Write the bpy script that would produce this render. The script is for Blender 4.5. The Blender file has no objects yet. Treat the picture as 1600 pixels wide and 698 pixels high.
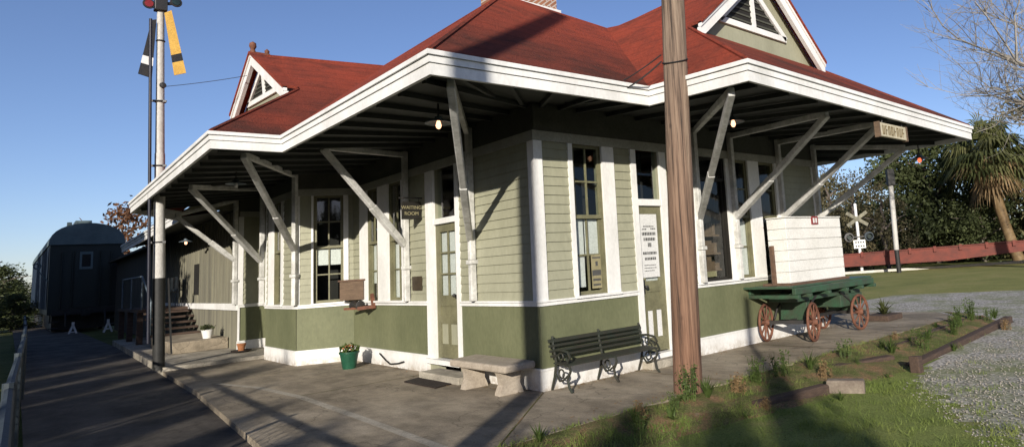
import bpy, bmesh, math, random
from mathutils import Vector, Matrix
rnd = random.Random(7)
SC = bpy.context.scene
COL = SC.collection
R = math.radians

# ------------------------------------------------------------------ materials
def newmat(name):
    m = bpy.data.materials.new(name); m.use_nodes = True
    nt = m.node_tree
    b = nt.nodes['Principled BSDF']
    return m, nt, b

def N(nt, t, **kw):
    n = nt.nodes.new(t)
    for k, v in kw.items():
        if k in n.inputs: n.inputs[k].default_value = v
        else: setattr(n, k, v)
    return n

def mix(nt, fac, a, b):
    n = nt.nodes.new('ShaderNodeMix'); n.data_type = 'RGBA'
    for s, v in ((0, fac), (6, a), (7, b)):
        if isinstance(v, bpy.types.NodeSocket): nt.links.new(v, n.inputs[s])
        elif s == 0: n.inputs[0].default_value = v
        else: n.inputs[s].default_value = (*v, 1)
    return n.outputs[2]

def ramp(nt, fac, stops):
    n = nt.nodes.new('ShaderNodeValToRGB')
    e = n.color_ramp.elements
    while len(e) < len(stops): e.new(.5)
    for i, (p, c) in enumerate(stops):
        e[i].position = p; e[i].color = (c, c, c, 1) if not isinstance(c, tuple) else (*c, 1)
    nt.links.new(fac, n.inputs[0])
    return n.outputs[0]

def coords(nt, scale=(1, 1, 1), gen='Object'):
    tc = nt.nodes.new('ShaderNodeTexCoord'); mp = nt.nodes.new('ShaderNodeMapping')
    nt.links.new(tc.outputs[gen], mp.inputs[0]); mp.inputs['Scale'].default_value = scale
    return mp.outputs[0]

def noise(nt, vec, scale, detail=4, rough=.6):
    n = N(nt, 'ShaderNodeTexNoise', Scale=scale, Detail=detail, Roughness=rough)
    nt.links.new(vec, n.inputs['Vector'])
    return n.outputs[0]

def bump(nt, b, h, strength=.3, dist=.01):
    n = N(nt, 'ShaderNodeBump', Strength=strength, Distance=dist)
    nt.links.new(h, n.inputs['Height']); nt.links.new(n.outputs[0], b.inputs['Normal'])

def surf(name, col, dark=None, rough=.7, scale=3., stretch=(1, 1, 1), lo=.35, hi=.7, fine=40., finevar=.12,
         bumps=.2, bdist=.01, metal=0, spec=.3):
    """base colour with broad stains towards `dark` and a fine grain"""
    m, nt, b = newmat(name)
    dark = dark or tuple(c * .6 for c in col)
    v = coords(nt, stretch)
    n1 = ramp(nt, noise(nt, v, scale, 6, .65), [(lo, 0.), (hi, 1.)])
    n2 = noise(nt, v, fine, 3, .6)
    c = mix(nt, n1, dark, col)
    f = ramp(nt, n2, [(.3, 1 - finevar * 2), (.7, 1.)])
    mm = nt.nodes.new('ShaderNodeMix'); mm.data_type = 'RGBA'; mm.blend_type = 'MULTIPLY'
    mm.inputs[0].default_value = 1
    nt.links.new(c, mm.inputs[6]); nt.links.new(f, mm.inputs[7])
    nt.links.new(mm.outputs[2], b.inputs['Base Color'])
    b.inputs['Roughness'].default_value = rough; b.inputs['Metallic'].default_value = metal
    b.inputs['Specular IOR Level'].default_value = spec
    if bumps: bump(nt, b, n2, bumps, bdist)
    return m

M = {}
M['white'] = surf('white_paint', (.76, .755, .73), (.57, .565, .53), .55, 1.6, (1, 1, .5), .25, .6, 30, .06, .12)
M['siding'] = surf('sage_siding_paint', (.335, .332, .238), (.248, .246, .172), .6, 1.2, (1, 1, .35), .3, .7, 22, .06, .12)
M['wains'] = surf('olive_green_paint', (.16, .168, .092), (.105, .115, .06), .6, 1.1, (1, 1, .5), .3, .7, 25, .08, .15)
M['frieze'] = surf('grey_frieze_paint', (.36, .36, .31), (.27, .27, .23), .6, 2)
M['braceg'] = surf('worn_grey_white_paint', (.70, .695, .66), (.42, .415, .38), .65, 3.5, (1, 1, 1), .36, .66, 26, .12, .2)
M['sash'] = surf('olive_sash_paint', (.21, .20, .115), None, .5, 3)
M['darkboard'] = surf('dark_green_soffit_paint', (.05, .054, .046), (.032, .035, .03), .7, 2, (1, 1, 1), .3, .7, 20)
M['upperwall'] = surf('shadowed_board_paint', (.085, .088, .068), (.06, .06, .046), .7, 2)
M['interior'] = surf('dark_room_interior', (.022, .02, .017), None, .8, 2)
M['paper'] = surf('white_paper', (.72, .72, .70), (.62, .62, .60), .7, 2, bumps=.03)
M['ink'] = surf('faded_ink', (.10, .10, .095), None, .8)
M['tan'] = surf('tan_print', (.36, .32, .18), None, .8)
M['black'] = surf('black_iron', (.018, .019, .02), (.03, .026, .022), .45, 6, spec=.5)
M['benchpaint'] = surf('green_black_iron', (.028, .036, .026), (.035, .03, .022), .5, 6, spec=.4)
M['greenpaint'] = surf('wagon_green_paint', (.034, .10, .052), (.045, .055, .036), .45, 4, spec=.45)
M['rust'] = surf('rusty_iron', (.22, .09, .05), (.10, .045, .03), .75, 9, bumps=.4)
M['deckwood'] = surf('brown_deck_boards', (.16, .095, .06), (.09, .055, .04), .8, 3, (1, 6, 6))
M['crate'] = surf('white_board_crate', (.80, .79, .75), (.68, .67, .62), .55, 2, bumps=.08)
M['polewood'] = None
M['timber'] = surf('old_timber', (.13, .085, .06), (.06, .042, .034), .9, 5, (1, 8, 8), .3, .7, 60, .2, .5, .02)
M['greytimber'] = surf('grey_timber_end', (.26, .22, .17), (.13, .10, .08), .9, 6)
M['brick'] = None
M['stone'] = surf('cast_stone', (.45, .39, .31), (.33, .28, .22), .85, 8, bumps=.35)
M['terracotta'] = surf('terracotta_clay', (.42, .17, .07), None, .8, 8)
M['potgreen'] = surf('dark_green_plastic', (.02, .10, .055), None, .4, 4)
M['mast'] = surf('weathered_white_mast', (.56, .55, .51), (.42, .40, .36), .6, 5, (1, 1, .4))
M['mastblack'] = surf('black_mast_base', (.03, .03, .028), None, .6, 5)
M['rod'] = surf('blue_black_rod', (.012, .014, .03), None, .5)
M['yellow'] = surf('yellow_blade_paint', (.72, .45, .10), (.60, .36, .08), .5, 5)
M['redglass'] = surf('red_lens', (.30, .03, .025), None, .25, 4, spec=.6)
M['greenglass'] = surf('dark_lens', (.02, .035, .03), None, .2, 4, spec=.6)
M['trainbody'] = surf('dark_coach_paint', (.020, .028, .025), (.012, .017, .015), .5, 1.5, (1, 1, .3))
M['trainroof'] = surf('grey_coach_roof', (.125, .17, .175), (.08, .11, .115), .6, 1.5)
M['trainblue'] = surf('blue_coach_side', (.03, .045, .07), (.02, .03, .045), .9, 1.5, spec=.05)
M['redcar'] = surf('oxide_red_car', (.20, .046, .03), (.11, .034, .025), .7, 1.5, (1, 1, 2))
M['metal'] = surf('galvanised_steel', (.17, .21, .24), (.10, .13, .15), .55, 6, metal=.3)
M['fencemetal'] = surf('dull_blue_grey_pipe', (.05, .066, .078), (.03, .04, .048), .7, 6)
M['freightdark'] = surf('dark_weathered_boards', (.05, .05, .042), (.025, .025, .022), .85, 1.5, (1, 4, .3))
M['signdark'] = surf('dark_sign_board', (.022, .02, .016), None, .5)
M['cream'] = surf('cream_sign_board', (.52, .47, .34), (.40, .36, .25), .6, 6)
M['brownpaint'] = surf('brown_lettering', (.20, .145, .06), None, .6)
M['bronze'] = surf('bronze_plaque', (.10, .075, .045), (.06, .045, .03), .45, 14, metal=.4)
M['orange'] = surf('orange_lamp_glass', (.75, .14, .03), (.55, .07, .03), .4, 3)
M['bark'] = surf('grey_bark', (.20, .17, .14), (.11, .09, .075), .9, 6, (1, 1, .3), bumps=.5, bdist=.03)
M['twig'] = surf('pale_twig_bark', (.30, .275, .24), (.22, .20, .17), .9, 4)
M['rubber'] = surf('dark_rubber_mat', (.035, .025, .02), None, .9, 10)
M['greywood'] = surf('grey_board_wall', (.27, .255, .18), (.11, .105, .085), .8, 1.2, (4, 4, .2), .3, .7)
M['cable'] = surf('black_cable', (.02, .02, .02), None, .6)
M['brownbox'] = surf('brown_box_wood', (.17, .115, .075), (.11, .075, .05), .75, 5, (1, 1, 5))

def _skirt():
    m = M['white'].copy(); m.name = 'mud_splashed_white_paint'; nt = m.node_tree; b = nt.nodes['Principled BSDF']
    src = b.inputs['Base Color'].links[0].from_socket
    tc = nt.nodes.new('ShaderNodeTexCoord'); sx = nt.nodes.new('ShaderNodeSeparateXYZ'); nt.links.new(tc.outputs['Object'], sx.inputs[0])
    h = N(nt, 'ShaderNodeMapRange'); h.inputs[1].default_value = .16; h.inputs[2].default_value = 0.; nt.links.new(sx.outputs[2], h.inputs[0])
    n_ = ramp(nt, noise(nt, coords(nt), 9, 6, .75), [(.38, 0.), (.62, .8)])
    mu = N(nt, 'ShaderNodeMath', operation='MULTIPLY'); nt.links.new(h.outputs[0], mu.inputs[0]); nt.links.new(n_, mu.inputs[1])
    nt.links.new(mix(nt, mu.outputs[0], src, (.30, .24, .17)), b.inputs['Base Color'])
    return m
M['skirt'] = _skirt()
def _pole():
    m, nt, b = newmat('brown_pole_wood')
    v = coords(nt, (11, 11, .28))
    a = ramp(nt, noise(nt, v, 2.2, 8, .7), [(.36, (.035, .02, .014)), (.47, (.15, .078, .046)), (.60, (.22, .12, .073)), (.74, (.29, .185, .12))])
    v2 = coords(nt, (1, 1, 1))
    # the foot is redder than the sun-bleached top
    tc = nt.nodes.new('ShaderNodeTexCoord'); sx = nt.nodes.new('ShaderNodeSeparateXYZ')
    nt.links.new(tc.outputs['Object'], sx.inputs[0])
    h = N(nt, 'ShaderNodeMapRange'); h.inputs[1].default_value = .5; h.inputs[2].default_value = 4.2
    nt.links.new(sx.outputs[2], h.inputs[0])
    g = ramp(nt, noise(nt, v, 2.2, 8, .7), [(.36, (.05, .036, .026)), (.47, (.17, .12, .085)), (.60, (.25, .19, .135)), (.74, (.33, .265, .195))])
    c = mix(nt, h.outputs[0], a, g)
    vo = N(nt, 'ShaderNodeTexVoronoi', Scale=5.); nt.links.new(coords(nt, (1, 1, .55)), vo.inputs['Vector'])
    kn = ramp(nt, vo.outputs[0], [(.06, .45), (.14, 1.)])
    sp_ = ramp(nt, noise(nt, coords(nt, (26, 26, .5)), 1.6, 5, .6), [(.36, .35), (.44, 1.)])
    for q_ in (kn, sp_):
        m4 = nt.nodes.new('ShaderNodeMix'); m4.data_type = 'RGBA'; m4.blend_type = 'MULTIPLY'; m4.inputs[0].default_value = .85
        nt.links.new(c, m4.inputs[6]); nt.links.new(q_, m4.inputs[7]); c = m4.outputs[2]
    nt.links.new(c, b.inputs['Base Color']); b.inputs['Roughness'].default_value = .9
    bump(nt, b, noise(nt, coords(nt, (14, 14, .3)), 3, 8, .7), .7, .03)
    return m
M['polewood'] = _pole()

def _brick():
    m, nt, b = newmat('old_brick')
    n = N(nt, 'ShaderNodeTexBrick', Scale=1.)
    n.inputs['Color1'].default_value = (.30, .13, .065, 1); n.inputs['Color2'].default_value = (.20, .09, .05, 1)
    n.inputs['Mortar'].default_value = (.36, .32, .28, 1)
    n.inputs['Brick Width'].default_value = .21; n.inputs['Row Height'].default_value = .07; n.inputs['Mortar Size'].default_value = .012
    mp = nt.nodes.new('ShaderNodeMapping'); tc = nt.nodes.new('ShaderNodeTexCoord')
    nt.links.new(tc.outputs['Object'], mp.inputs[0]); mp.inputs['Rotation'].default_value = (R(90), 0, R(40))
    nt.links.new(mp.outputs[0], n.inputs['Vector'])
    nt.links.new(n.outputs[0], b.inputs['Base Color']); b.inputs['Roughness'].default_value = .9
    return m
M['brick'] = _brick()

def _roof():
    m, nt, b = newmat('red_shingles')
    geo = nt.nodes.new('ShaderNodeNewGeometry')
    sn = nt.nodes.new('ShaderNodeSeparateXYZ'); nt.links.new(geo.outputs['Normal'], sn.inputs[0])
    sp = nt.nodes.new('ShaderNodeSeparateXYZ'); nt.links.new(geo.outputs['Position'], sp.inputs[0])
    v = coords(nt)
    big = noise(nt, v, .9, 5, .65)
    fine = noise(nt, coords(nt, (1, 1, 1.4)), 30, 5, .75)
    red = ramp(nt, fine, [(.3, (.20, .036, .020)), (.7, (.37, .075, .040))])
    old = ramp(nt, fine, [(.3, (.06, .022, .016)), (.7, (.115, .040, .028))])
    # browner, darker shingles low on the slopes that face the street
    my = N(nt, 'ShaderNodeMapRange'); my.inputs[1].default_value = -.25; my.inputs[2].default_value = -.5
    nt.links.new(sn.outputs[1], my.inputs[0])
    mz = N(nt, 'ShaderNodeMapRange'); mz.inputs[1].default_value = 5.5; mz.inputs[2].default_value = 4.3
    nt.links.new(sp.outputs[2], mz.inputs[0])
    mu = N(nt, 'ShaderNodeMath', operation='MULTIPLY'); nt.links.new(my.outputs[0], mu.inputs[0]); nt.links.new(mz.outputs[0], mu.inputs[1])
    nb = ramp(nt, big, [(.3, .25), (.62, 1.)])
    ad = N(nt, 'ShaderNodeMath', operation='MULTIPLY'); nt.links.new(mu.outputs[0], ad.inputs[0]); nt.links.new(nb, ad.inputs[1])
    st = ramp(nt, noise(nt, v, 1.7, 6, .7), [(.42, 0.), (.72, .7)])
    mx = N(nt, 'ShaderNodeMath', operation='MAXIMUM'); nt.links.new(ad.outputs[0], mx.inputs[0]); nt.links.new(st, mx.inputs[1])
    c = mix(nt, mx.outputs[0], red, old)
    # shingle courses
    w = N(nt, 'ShaderNodeTexWave', Scale=1.55, Distortion=.6, Detail=2.); w.bands_direction = 'Z'; w.wave_profile = 'SAW'
    w.inputs['Detail Scale'].default_value = 6
    nt.links.new(v, w.inputs['Vector'])
    line = ramp(nt, w.outputs[1], [(0., .38), (.2, 1.)])
    mm = nt.nodes.new('ShaderNodeMix'); mm.data_type = 'RGBA'; mm.blend_type = 'MULTIPLY'; mm.inputs[0].default_value = .42
    nt.links.new(c, mm.inputs[6]); nt.links.new(line, mm.inputs[7])
    nt.links.new(mm.outputs[2], b.inputs['Base Color']); b.inputs['Roughness'].default_value = .9
    b.inputs['Specular IOR Level'].default_value = .15
    bump(nt, b, fine, .9, .04)
    return m
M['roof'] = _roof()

def _glass():
    m, nt, b = newmat('window_glass')
    nt.nodes.remove(b)
    o = nt.nodes['Material Output']
    t = nt.nodes.new('ShaderNodeBsdfTransparent'); t.inputs[0].default_value = (.86, .9, .88, 1)
    g = N(nt, 'ShaderNodeBsdfGlossy', Roughness=.03); g.inputs[0].default_value = (.9, .9, .9, 1)
    lw = nt.nodes.new('ShaderNodeLayerWeight'); lw.inputs[0].default_value = .5
    pw = N(nt, 'ShaderNodeMath', operation='POWER'); pw.inputs[1].default_value = 4.; nt.links.new(lw.outputs['Facing'], pw.inputs[0])
    f = N(nt, 'ShaderNodeMath', operation='MULTIPLY_ADD'); f.inputs[1].default_value = .9; f.inputs[2].default_value = .045; nt.links.new(pw.outputs[0], f.inputs[0])
    mx = nt.nodes.new('ShaderNodeMixShader')
    nt.links.new(f.outputs[0], mx.inputs[0]); nt.links.new(t.outputs[0], mx.inputs[1]); nt.links.new(g.outputs[0], mx.inputs[2])
    nt.links.new(mx.outputs[0], o.inputs[0])
    return m
M['glass'] = _glass()

def _emit(name, col, s):
    m, nt, b = newmat(name)
    b.inputs['Base Color'].default_value = (*col, 1)
    b.inputs['Emission Color'].default_value = (*col, 1); b.inputs['Emission Strength'].default_value = s
    return m
M['bulb'] = _emit('lit_bulb', (1., .50, .28), 2.2)
M['redbulb'] = _emit('lit_red_bulb', (1., .13, .05), 1.6)

def _leaf(name, c1, c2, c3, trans=.35):
    m, nt, b = newmat(name)
    v = coords(nt)
    big = noise(nt, v, .55, 3)
    fine = noise(nt, v, 6, 2)
    a = ramp(nt, big, [(.35, c1), (.55, c2), (.72, c3)])
    f = ramp(nt, fine, [(.3, .65), (.7, 1.15)])
    mm = nt.nodes.new('ShaderNodeMix'); mm.data_type = 'RGBA'; mm.blend_type = 'MULTIPLY'; mm.inputs[0].default_value = 1
    nt.links.new(a, mm.inputs[6]); nt.links.new(f, mm.inputs[7])
    nt.links.new(mm.outputs[2], b.inputs['Base Color'])
    b.inputs['Roughness'].default_value = .6; b.inputs['Specular IOR Level'].default_value = .25
    tr = nt.nodes.new('ShaderNodeBsdfTranslucent'); nt.links.new(mm.outputs[2], tr.inputs[0])
    mx = nt.nodes.new('ShaderNodeMixShader'); mx.inputs[0].default_value = trans
    o = nt.nodes['Material Output']
    nt.links.new(b.outputs[0], mx.inputs[1]); nt.links.new(tr.outputs[0], mx.inputs[2]); nt.links.new(mx.outputs[0], o.inputs[0])
    return m
M['leaf'] = _leaf('dark_evergreen_leaf', (.045, .06, .024), (.09, .108, .04), (.15, .16, .065))
M['leaf2'] = _leaf('olive_leaf', (.085, .085, .036), (.14, .13, .055), (.19, .17, .075))
M['leaftan'] = _leaf('sparse_tan_leaf', (.11, .10, .05), (.16, .135, .07), (.20, .17, .09))
M['leafred'] = _leaf('autumn_leaf', (.13, .06, .03), (.20, .10, .05), (.16, .12, .05))
M['palm'] = _leaf('palm_frond', (.06, .075, .025), (.11, .12, .042), (.17, .165, .07))
M['deadpalm'] = _leaf('dead_palm_frond', (.19, .125, .06), (.29, .20, .10), (.36, .26, .15))
M['grassblade'] = _leaf('grass_blade', (.16, .225, .05), (.23, .285, .07), (.33, .31, .12), .4)
M['weed'] = _leaf('weed_leaf', (.06, .10, .025), (.10, .14, .035), (.16, .165, .05))
M['drygrass'] = _leaf('dry_weed', (.22, .15, .07), (.30, .20, .10), (.24, .12, .05))

# ------------------------------------------------------------------ ground materials
def _concrete(name, base, dark, warm, s=1.):
    m, nt, b = newmat(name)
    v = coords(nt)
    a = ramp(nt, noise(nt, v, .55 * s, 7, .68), [(.3, dark), (.5, base), (.72, warm)])
    sp = ramp(nt, noise(nt, v, 60, 3, .7), [(.3, .7), (.65, 1.08)])
    st = ramp(nt, noise(nt, coords(nt, (1, .5, 1)), 2.2, 8, .72), [(.40, .5), (.60, 1.)])
    mm = nt.nodes.new('ShaderNodeMix'); mm.data_type = 'RGBA'; mm.blend_type = 'MULTIPLY'; mm.inputs[0].default_value = 1
    nt.links.new(a, mm.inputs[6]); nt.links.new(sp, mm.inputs[7])
    m2 = nt.nodes.new('ShaderNodeMix'); m2.data_type = 'RGBA'; m2.blend_type = 'MULTIPLY'; m2.inputs[0].default_value = .8
    nt.links.new(mm.outputs[2], m2.inputs[6]); nt.links.new(st, m2.inputs[7])
    # hairline cracks
    vo = N(nt, 'ShaderNodeTexVoronoi', Scale=.55); vo.feature = 'DISTANCE_TO_EDGE'
    wv = nt.nodes.new('ShaderNodeVectorMath'); wv.operation = 'ADD'
    nn = N(nt, 'ShaderNodeTexNoise', Scale=1.6, Detail=6.); nt.links.new(v, nn.inputs['Vector'])
    nt.links.new(v, wv.inputs[0]); nt.links.new(nn.outputs[1], wv.inputs[1]); nt.links.new(wv.outputs[0], vo.inputs['Vector'])
    cr = ramp(nt, vo.outputs[0], [(.0, .45), (.007, 1.)])
    m3 = nt.nodes.new('ShaderNodeMix'); m3.data_type = 'RGBA'; m3.blend_type = 'MULTIPLY'; m3.inputs[0].default_value = .8
    nt.links.new(m2.outputs[2], m3.inputs[6]); nt.links.new(cr, m3.inputs[7])
    nt.links.new(m3.outputs[2], b.inputs['Base Color']); b.inputs['Roughness'].default_value = .88
    b.inputs['Specular IOR Level'].default_value = .2
    bump(nt, b, noise(nt, v, 45, 5, .7), .35, .015)
    return m
M['concrete'] = _concrete('worn_concrete', (.345, .29, .212), (.20, .17, .125), (.44, .38, .29))
M['concrete2'] = _concrete('pale_concrete', (.43, .39, .315), (.31, .28, .225), (.52, .47, .38))
M['asphalt'] = _concrete('old_asphalt', (.105, .092, .077), (.06, .054, .047), (.17, .145, .115), 1.1)
M['kerb'] = surf('white_kerb', (.62, .60, .54), (.48, .46, .4), .8, 2)

def _ground(name, cols, s, fine=70, bd=.03, bs=.6):
    m, nt, b = newmat(name)
    v = coords(nt)
    a = ramp(nt, noise(nt, v, s, 8, .7), cols)
    f = ramp(nt, noise(nt, v, fine, 4, .75), [(.28, .35), (.68, 1.25)])
    mm = nt.nodes.new('ShaderNodeMix'); mm.data_type = 'RGBA'; mm.blend_type = 'MULTIPLY'; mm.inputs[0].default_value = 1
    nt.links.new(a, mm.inputs[6]); nt.links.new(f, mm.inputs[7])
    nt.links.new(mm.outputs[2], b.inputs['Base Color']); b.inputs['Roughness'].default_value = .95
    b.inputs['Specular IOR Level'].default_value = .1
    bump(nt, b, noise(nt, v, fine, 5, .75), bs, bd)
    return m
M['lawn'] = _ground('short_grass', [(.3, (.19, .21, .07)), (.5, (.27, .27, .09)), (.7, (.35, .31, .13))], .5, 45)
M['verge'] = _ground('thin_grass_verge', [(.32, (.25, .22, .10)), (.46, (.19, .235, .065)), (.7, (.26, .29, .09))], 1.1, 60)
M['dirt'] = _ground('bed_soil', [(.30, (.10, .09, .04)), (.44, (.16, .18, .06)), (.52, (.22, .19, .09)), (.60, (.33, .20, .11)), (.68, (.33, .27, .17)), (.78, (.15, .15, .06))], 2.6, 55, .05, .9)
M['field'] = _ground('rough_field_grass', [(.3, (.075, .095, .028)), (.5, (.12, .135, .04)), (.7, (.16, .15, .06))], .3, 20)

def _gravel():
    m, nt, b = newmat('pale_gravel')
    v = coords(nt)
    vo = N(nt, 'ShaderNodeTexVoronoi', Scale=24.); nt.links.new(v, vo.inputs['Vector'])
    hs = ramp(nt, vo.outputs[1], [(0., (.26, .235, .20)), (.5, (.50, .465, .40)), (1., (.74, .70, .63))])
    # vo color -> brightness
    edge = ramp(nt, vo.outputs[0], [(.25, 1.), (.75, .3)])
    mm = nt.nodes.new('ShaderNodeMix'); mm.data_type = 'RGBA'; mm.blend_type = 'MULTIPLY'; mm.inputs[0].default_value = 1
    nt.links.new(hs, mm.inputs[6]); nt.links.new(edge, mm.inputs[7])
    gr = ramp(nt, noise(nt, v, .9, 8, .75), [(.46, 0.), (.62, .9)])
    tuft = ramp(nt, noise(nt, v, 30, 4, .7), [(.3, (.09, .11, .035)), (.7, (.22, .235, .08))])
    # grass thins out into the gravel along the verge
    tc = nt.nodes.new('ShaderNodeTexCoord'); dt = nt.nodes.new('ShaderNodeVectorMath'); dt.operation = 'DOT_PRODUCT'
    nt.links.new(tc.outputs['Object'], dt.inputs[0]); dt.inputs[1].default_value = (.646, -.763, 0)
    dd = N(nt, 'ShaderNodeMath', operation='MULTIPLY_ADD'); dd.inputs[1].default_value = -.55; dd.inputs[2].default_value = .55 * 4.75
    nt.links.new(dt.outputs['Value'], dd.inputs[0])
    n5 = N(nt, 'ShaderNodeMath', operation='MULTIPLY_ADD'); n5.inputs[1].default_value = 2.6; n5.inputs[2].default_value = -1.1
    nt.links.new(noise(nt, v, 1.8, 8, .75), n5.inputs[0])
    sm_ = N(nt, 'ShaderNodeMath', operation='ADD'); nt.links.new(dd.outputs[0], sm_.inputs[0]); nt.links.new(n5.outputs[0], sm_.inputs[1]); sm_.use_clamp = True
    g2 = N(nt, 'ShaderNodeMath', operation='MAXIMUM'); nt.links.new(sm_.outputs[0], g2.inputs[0]); nt.links.new(gr, g2.inputs[1])
    c = mix(nt, g2.outputs[0], mm.outputs[2], tuft)
    nt.links.new(c, b.inputs['Base Color']); b.inputs['Roughness'].default_value = .95
    bump(nt, b, vo.outputs[0], -.7, .03)
    return m
M['gravel'] = _gravel()

# ------------------------------------------------------------------ mesh builder
class MB:
    def __init__(s): s.v = []; s.f = []
    def add(s, vs, fs):
        o = len(s.v); s.v += [tuple(p) for p in vs]; s.f += [tuple(i + o for i in f) for f in fs]; return s
    def poly(s, *ps): return s.add(ps, [tuple(range(len(ps)))])
    def hexa(s, p): # p: 8 pts, bottom 4 then top 4
        return s.add(p, [(3, 2, 1, 0), (4, 5, 6, 7), (0, 1, 5, 4), (1, 2, 6, 5), (2, 3, 7, 6), (3, 0, 4, 7)])
    def box(s, x0, y0, z0, x1, y1, z1):
        return s.hexa([(x0, y0, z0), (x1, y0, z0), (x1, y1, z0), (x0, y1, z0), (x0, y0, z1), (x1, y0, z1), (x1, y1, z1), (x0, y1, z1)])
    def bar(s, a, b, w, h, up=(0, 0, 1), w2=None, h2=None):
        a = Vector(a); b = Vector(b); d = (b - a).normalized(); up = Vector(up)
        if abs(d.dot(up)) > .98: up = Vector((1, 0, 0))
        x = d.cross(up).normalized(); y = x.cross(d).normalized()
        w2 = w2 or w; h2 = h2 or h
        P = [a - x * w / 2 - y * h / 2, a + x * w / 2 - y * h / 2, a + x * w / 2 + y * h / 2, a - x * w / 2 + y * h / 2,
             b - x * w2 / 2 - y * h2 / 2, b + x * w2 / 2 - y * h2 / 2, b + x * w2 / 2 + y * h2 / 2, b - x * w2 / 2 + y * h2 / 2]
        return s.hexa(P)
    def tube(s, pts, rad, n=8, cap=True):
        pts = [Vector(p) for p in pts]
        if not isinstance(rad, (list, tuple)): rad = [rad] * len(pts)
        o = len(s.v); prev = None
        for i, p in enumerate(pts):
            d = (pts[min(i + 1, len(pts) - 1)] - pts[max(i - 1, 0)]).normalized()
            ref = prev if prev is not None else (Vector((0, 0, 1)) if abs(d.z) < .9 else Vector((1, 0, 0)))
            x = (ref - d * ref.dot(d)).normalized(); prev = x; y = d.cross(x)
            for k in range(n):
                a = 2 * math.pi * k / n
                s.v.append(tuple(p + (x * math.cos(a) + y * math.sin(a)) * rad[i]))
        for i in range(len(pts) - 1):
            for k in range(n):
                a = o + i * n + k; b = o + i * n + (k + 1) % n
                s.f.append((a, b, b + n, a + n))
        if cap:
            s.f.append(tuple(o + k for k in reversed(range(n)))); e = o + (len(pts) - 1) * n
            s.f.append(tuple(e + k for k in range(n)))
        return s
    def lathe(s, prof, c=(0, 0, 0), n=20, axis='z'):
        o = len(s.v)
        for r, z in prof:
            for k in range(n):
                a = 2 * math.pi * k / n
                q = (r * math.cos(a), r * math.sin(a), z)
                if axis == 'y': q = (q[0], q[2], q[1])
                if axis == 'x': q = (q[2], q[0], q[1])
                s.v.append((c[0] + q[0], c[1] + q[1], c[2] + q[2]))
        for i in range(len(prof) - 1):
            for k in range(n):
                a = o + i * n + k; b = o + i * n + (k + 1) % n
                s.f.append((a, b, b + n, a + n))
        s.f.append(tuple(o + k for k in reversed(range(n))))
        e = o + (len(prof) - 1) * n
        s.f.append(tuple(e + k for k in range(n)))
        return s
    def torus(s, c, Rr, r, axis='y', n=28, m=8):
        o = len(s.v)
        for i in range(n):
            a = 2 * math.pi * i / n
            for j in range(m):
                b = 2 * math.pi * j / m
                q = ((Rr + r * math.cos(b)) * math.cos(a), r * math.sin(b), (Rr + r * math.cos(b)) * math.sin(a))
                if axis == 'z': q = (q[0], q[2], q[1])
                if axis == 'x': q = (q[1], q[0], q[2])
                s.v.append((c[0] + q[0], c[1] + q[1], c[2] + q[2]))
        for i in range(n):
            for j in range(m):
                s.f.append((o + i * m + j, o + ((i + 1) % n) * m + j, o + ((i + 1) % n) * m + (j + 1) % m, o + i * m + (j + 1) % m))
        return s
    def mesh(s, name, mat, smooth=False, bevel=0):
        me = bpy.data.meshes.new(name); me.from_pydata(s.v, [], s.f); me.materials.append(M[mat] if isinstance(mat, str) else mat)
        bm = bmesh.new(); bm.from_mesh(me)
        if len(s.f) < 60000:
            bmesh.ops.recalc_face_normals(bm, faces=bm.faces)
        if bevel:
            es = [e for e in bm.edges if len(e.link_faces) == 2 and e.calc_face_angle(0) > .6]
            bmesh.ops.bevel(bm, geom=es, offset=bevel, segments=2, affect='EDGES', profile=.5)
        bm.to_mesh(me); bm.free()
        if smooth:
            for p in me.polygons: p.use_smooth = True
            try: me.set_sharp_from_angle(angle=R(40))
            except Exception: pass
        return me
    def build(s, name, mat, parent=None, smooth=False, bevel=0):
        o = bpy.data.objects.new(name, s.mesh(name, mat, smooth, bevel)); COL.objects.link(o)
        if parent is not None:
            o.parent = parent
            root = parent
            off = Vector((0, 0, 0))
            while root is not None: off += root.location; root = root.parent
            if off.length > 1e-6:
                for v in o.data.vertices: v.co -= off
        return o

def tag(o, label=None, cat=None, group=None, kind=None):
    for k, v in (('label', label), ('category', cat), ('group', group), ('kind', kind)):
        if v: o[k] = v
    return o
def empty(name, label, cat, loc=(0, 0, 0), group=None):
    o = bpy.data.objects.new(name, None); COL.objects.link(o); o.location = loc; o.empty_display_size = .2
    return tag(o, label, cat, group)
def copy_tree(o, parent=None):
    c = o.copy(); COL.objects.link(c)
    if parent is not None: c.parent = parent
    for ch in list(o.children): copy_tree(ch, c)
    return c
def text_part(name, s, size, mat, mtx, parent, depth=.004, align='CENTER'):
    cu = bpy.data.curves.new(name, 'FONT'); cu.body = s; cu.size = size; cu.align_x = align; cu.align_y = 'CENTER'; cu.extrude = depth
    t = bpy.data.objects.new(name + '_src', cu); COL.objects.link(t)
    bpy.context.view_layer.update()
    me = bpy.data.meshes.new_from_object(t.evaluated_get(bpy.context.evaluated_depsgraph_get()))
    bpy.data.objects.remove(t)
    me.transform(mtx)
    off = Vector((0, 0, 0)); r = parent
    while r is not None: off += r.location; r = r.parent
    me.transform(Matrix.Translation(-off))
    me.materials.clear(); me.materials.append(M[mat])
    o = bpy.data.objects.new(name, me); COL.objects.link(o); o.parent = parent
    return o

# ------------------------------------------------------------------ setting
def sheet(name, pts, z, mat, th=None):
    mb = MB()
    if th:
        n = len(pts)
        mb.add([(x, y, z) for x, y in pts] + [(x, y, z - th) for x, y in pts],
               [tuple(range(n))] + [(i, (i + 1) % n, (i + 1) % n + n, i + n) for i in range(n)])
    else: mb.poly(*[(x, y, z) for x, y in pts])
    o = mb.build(name, mat); o['kind'] = 'structure'; return o

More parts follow.
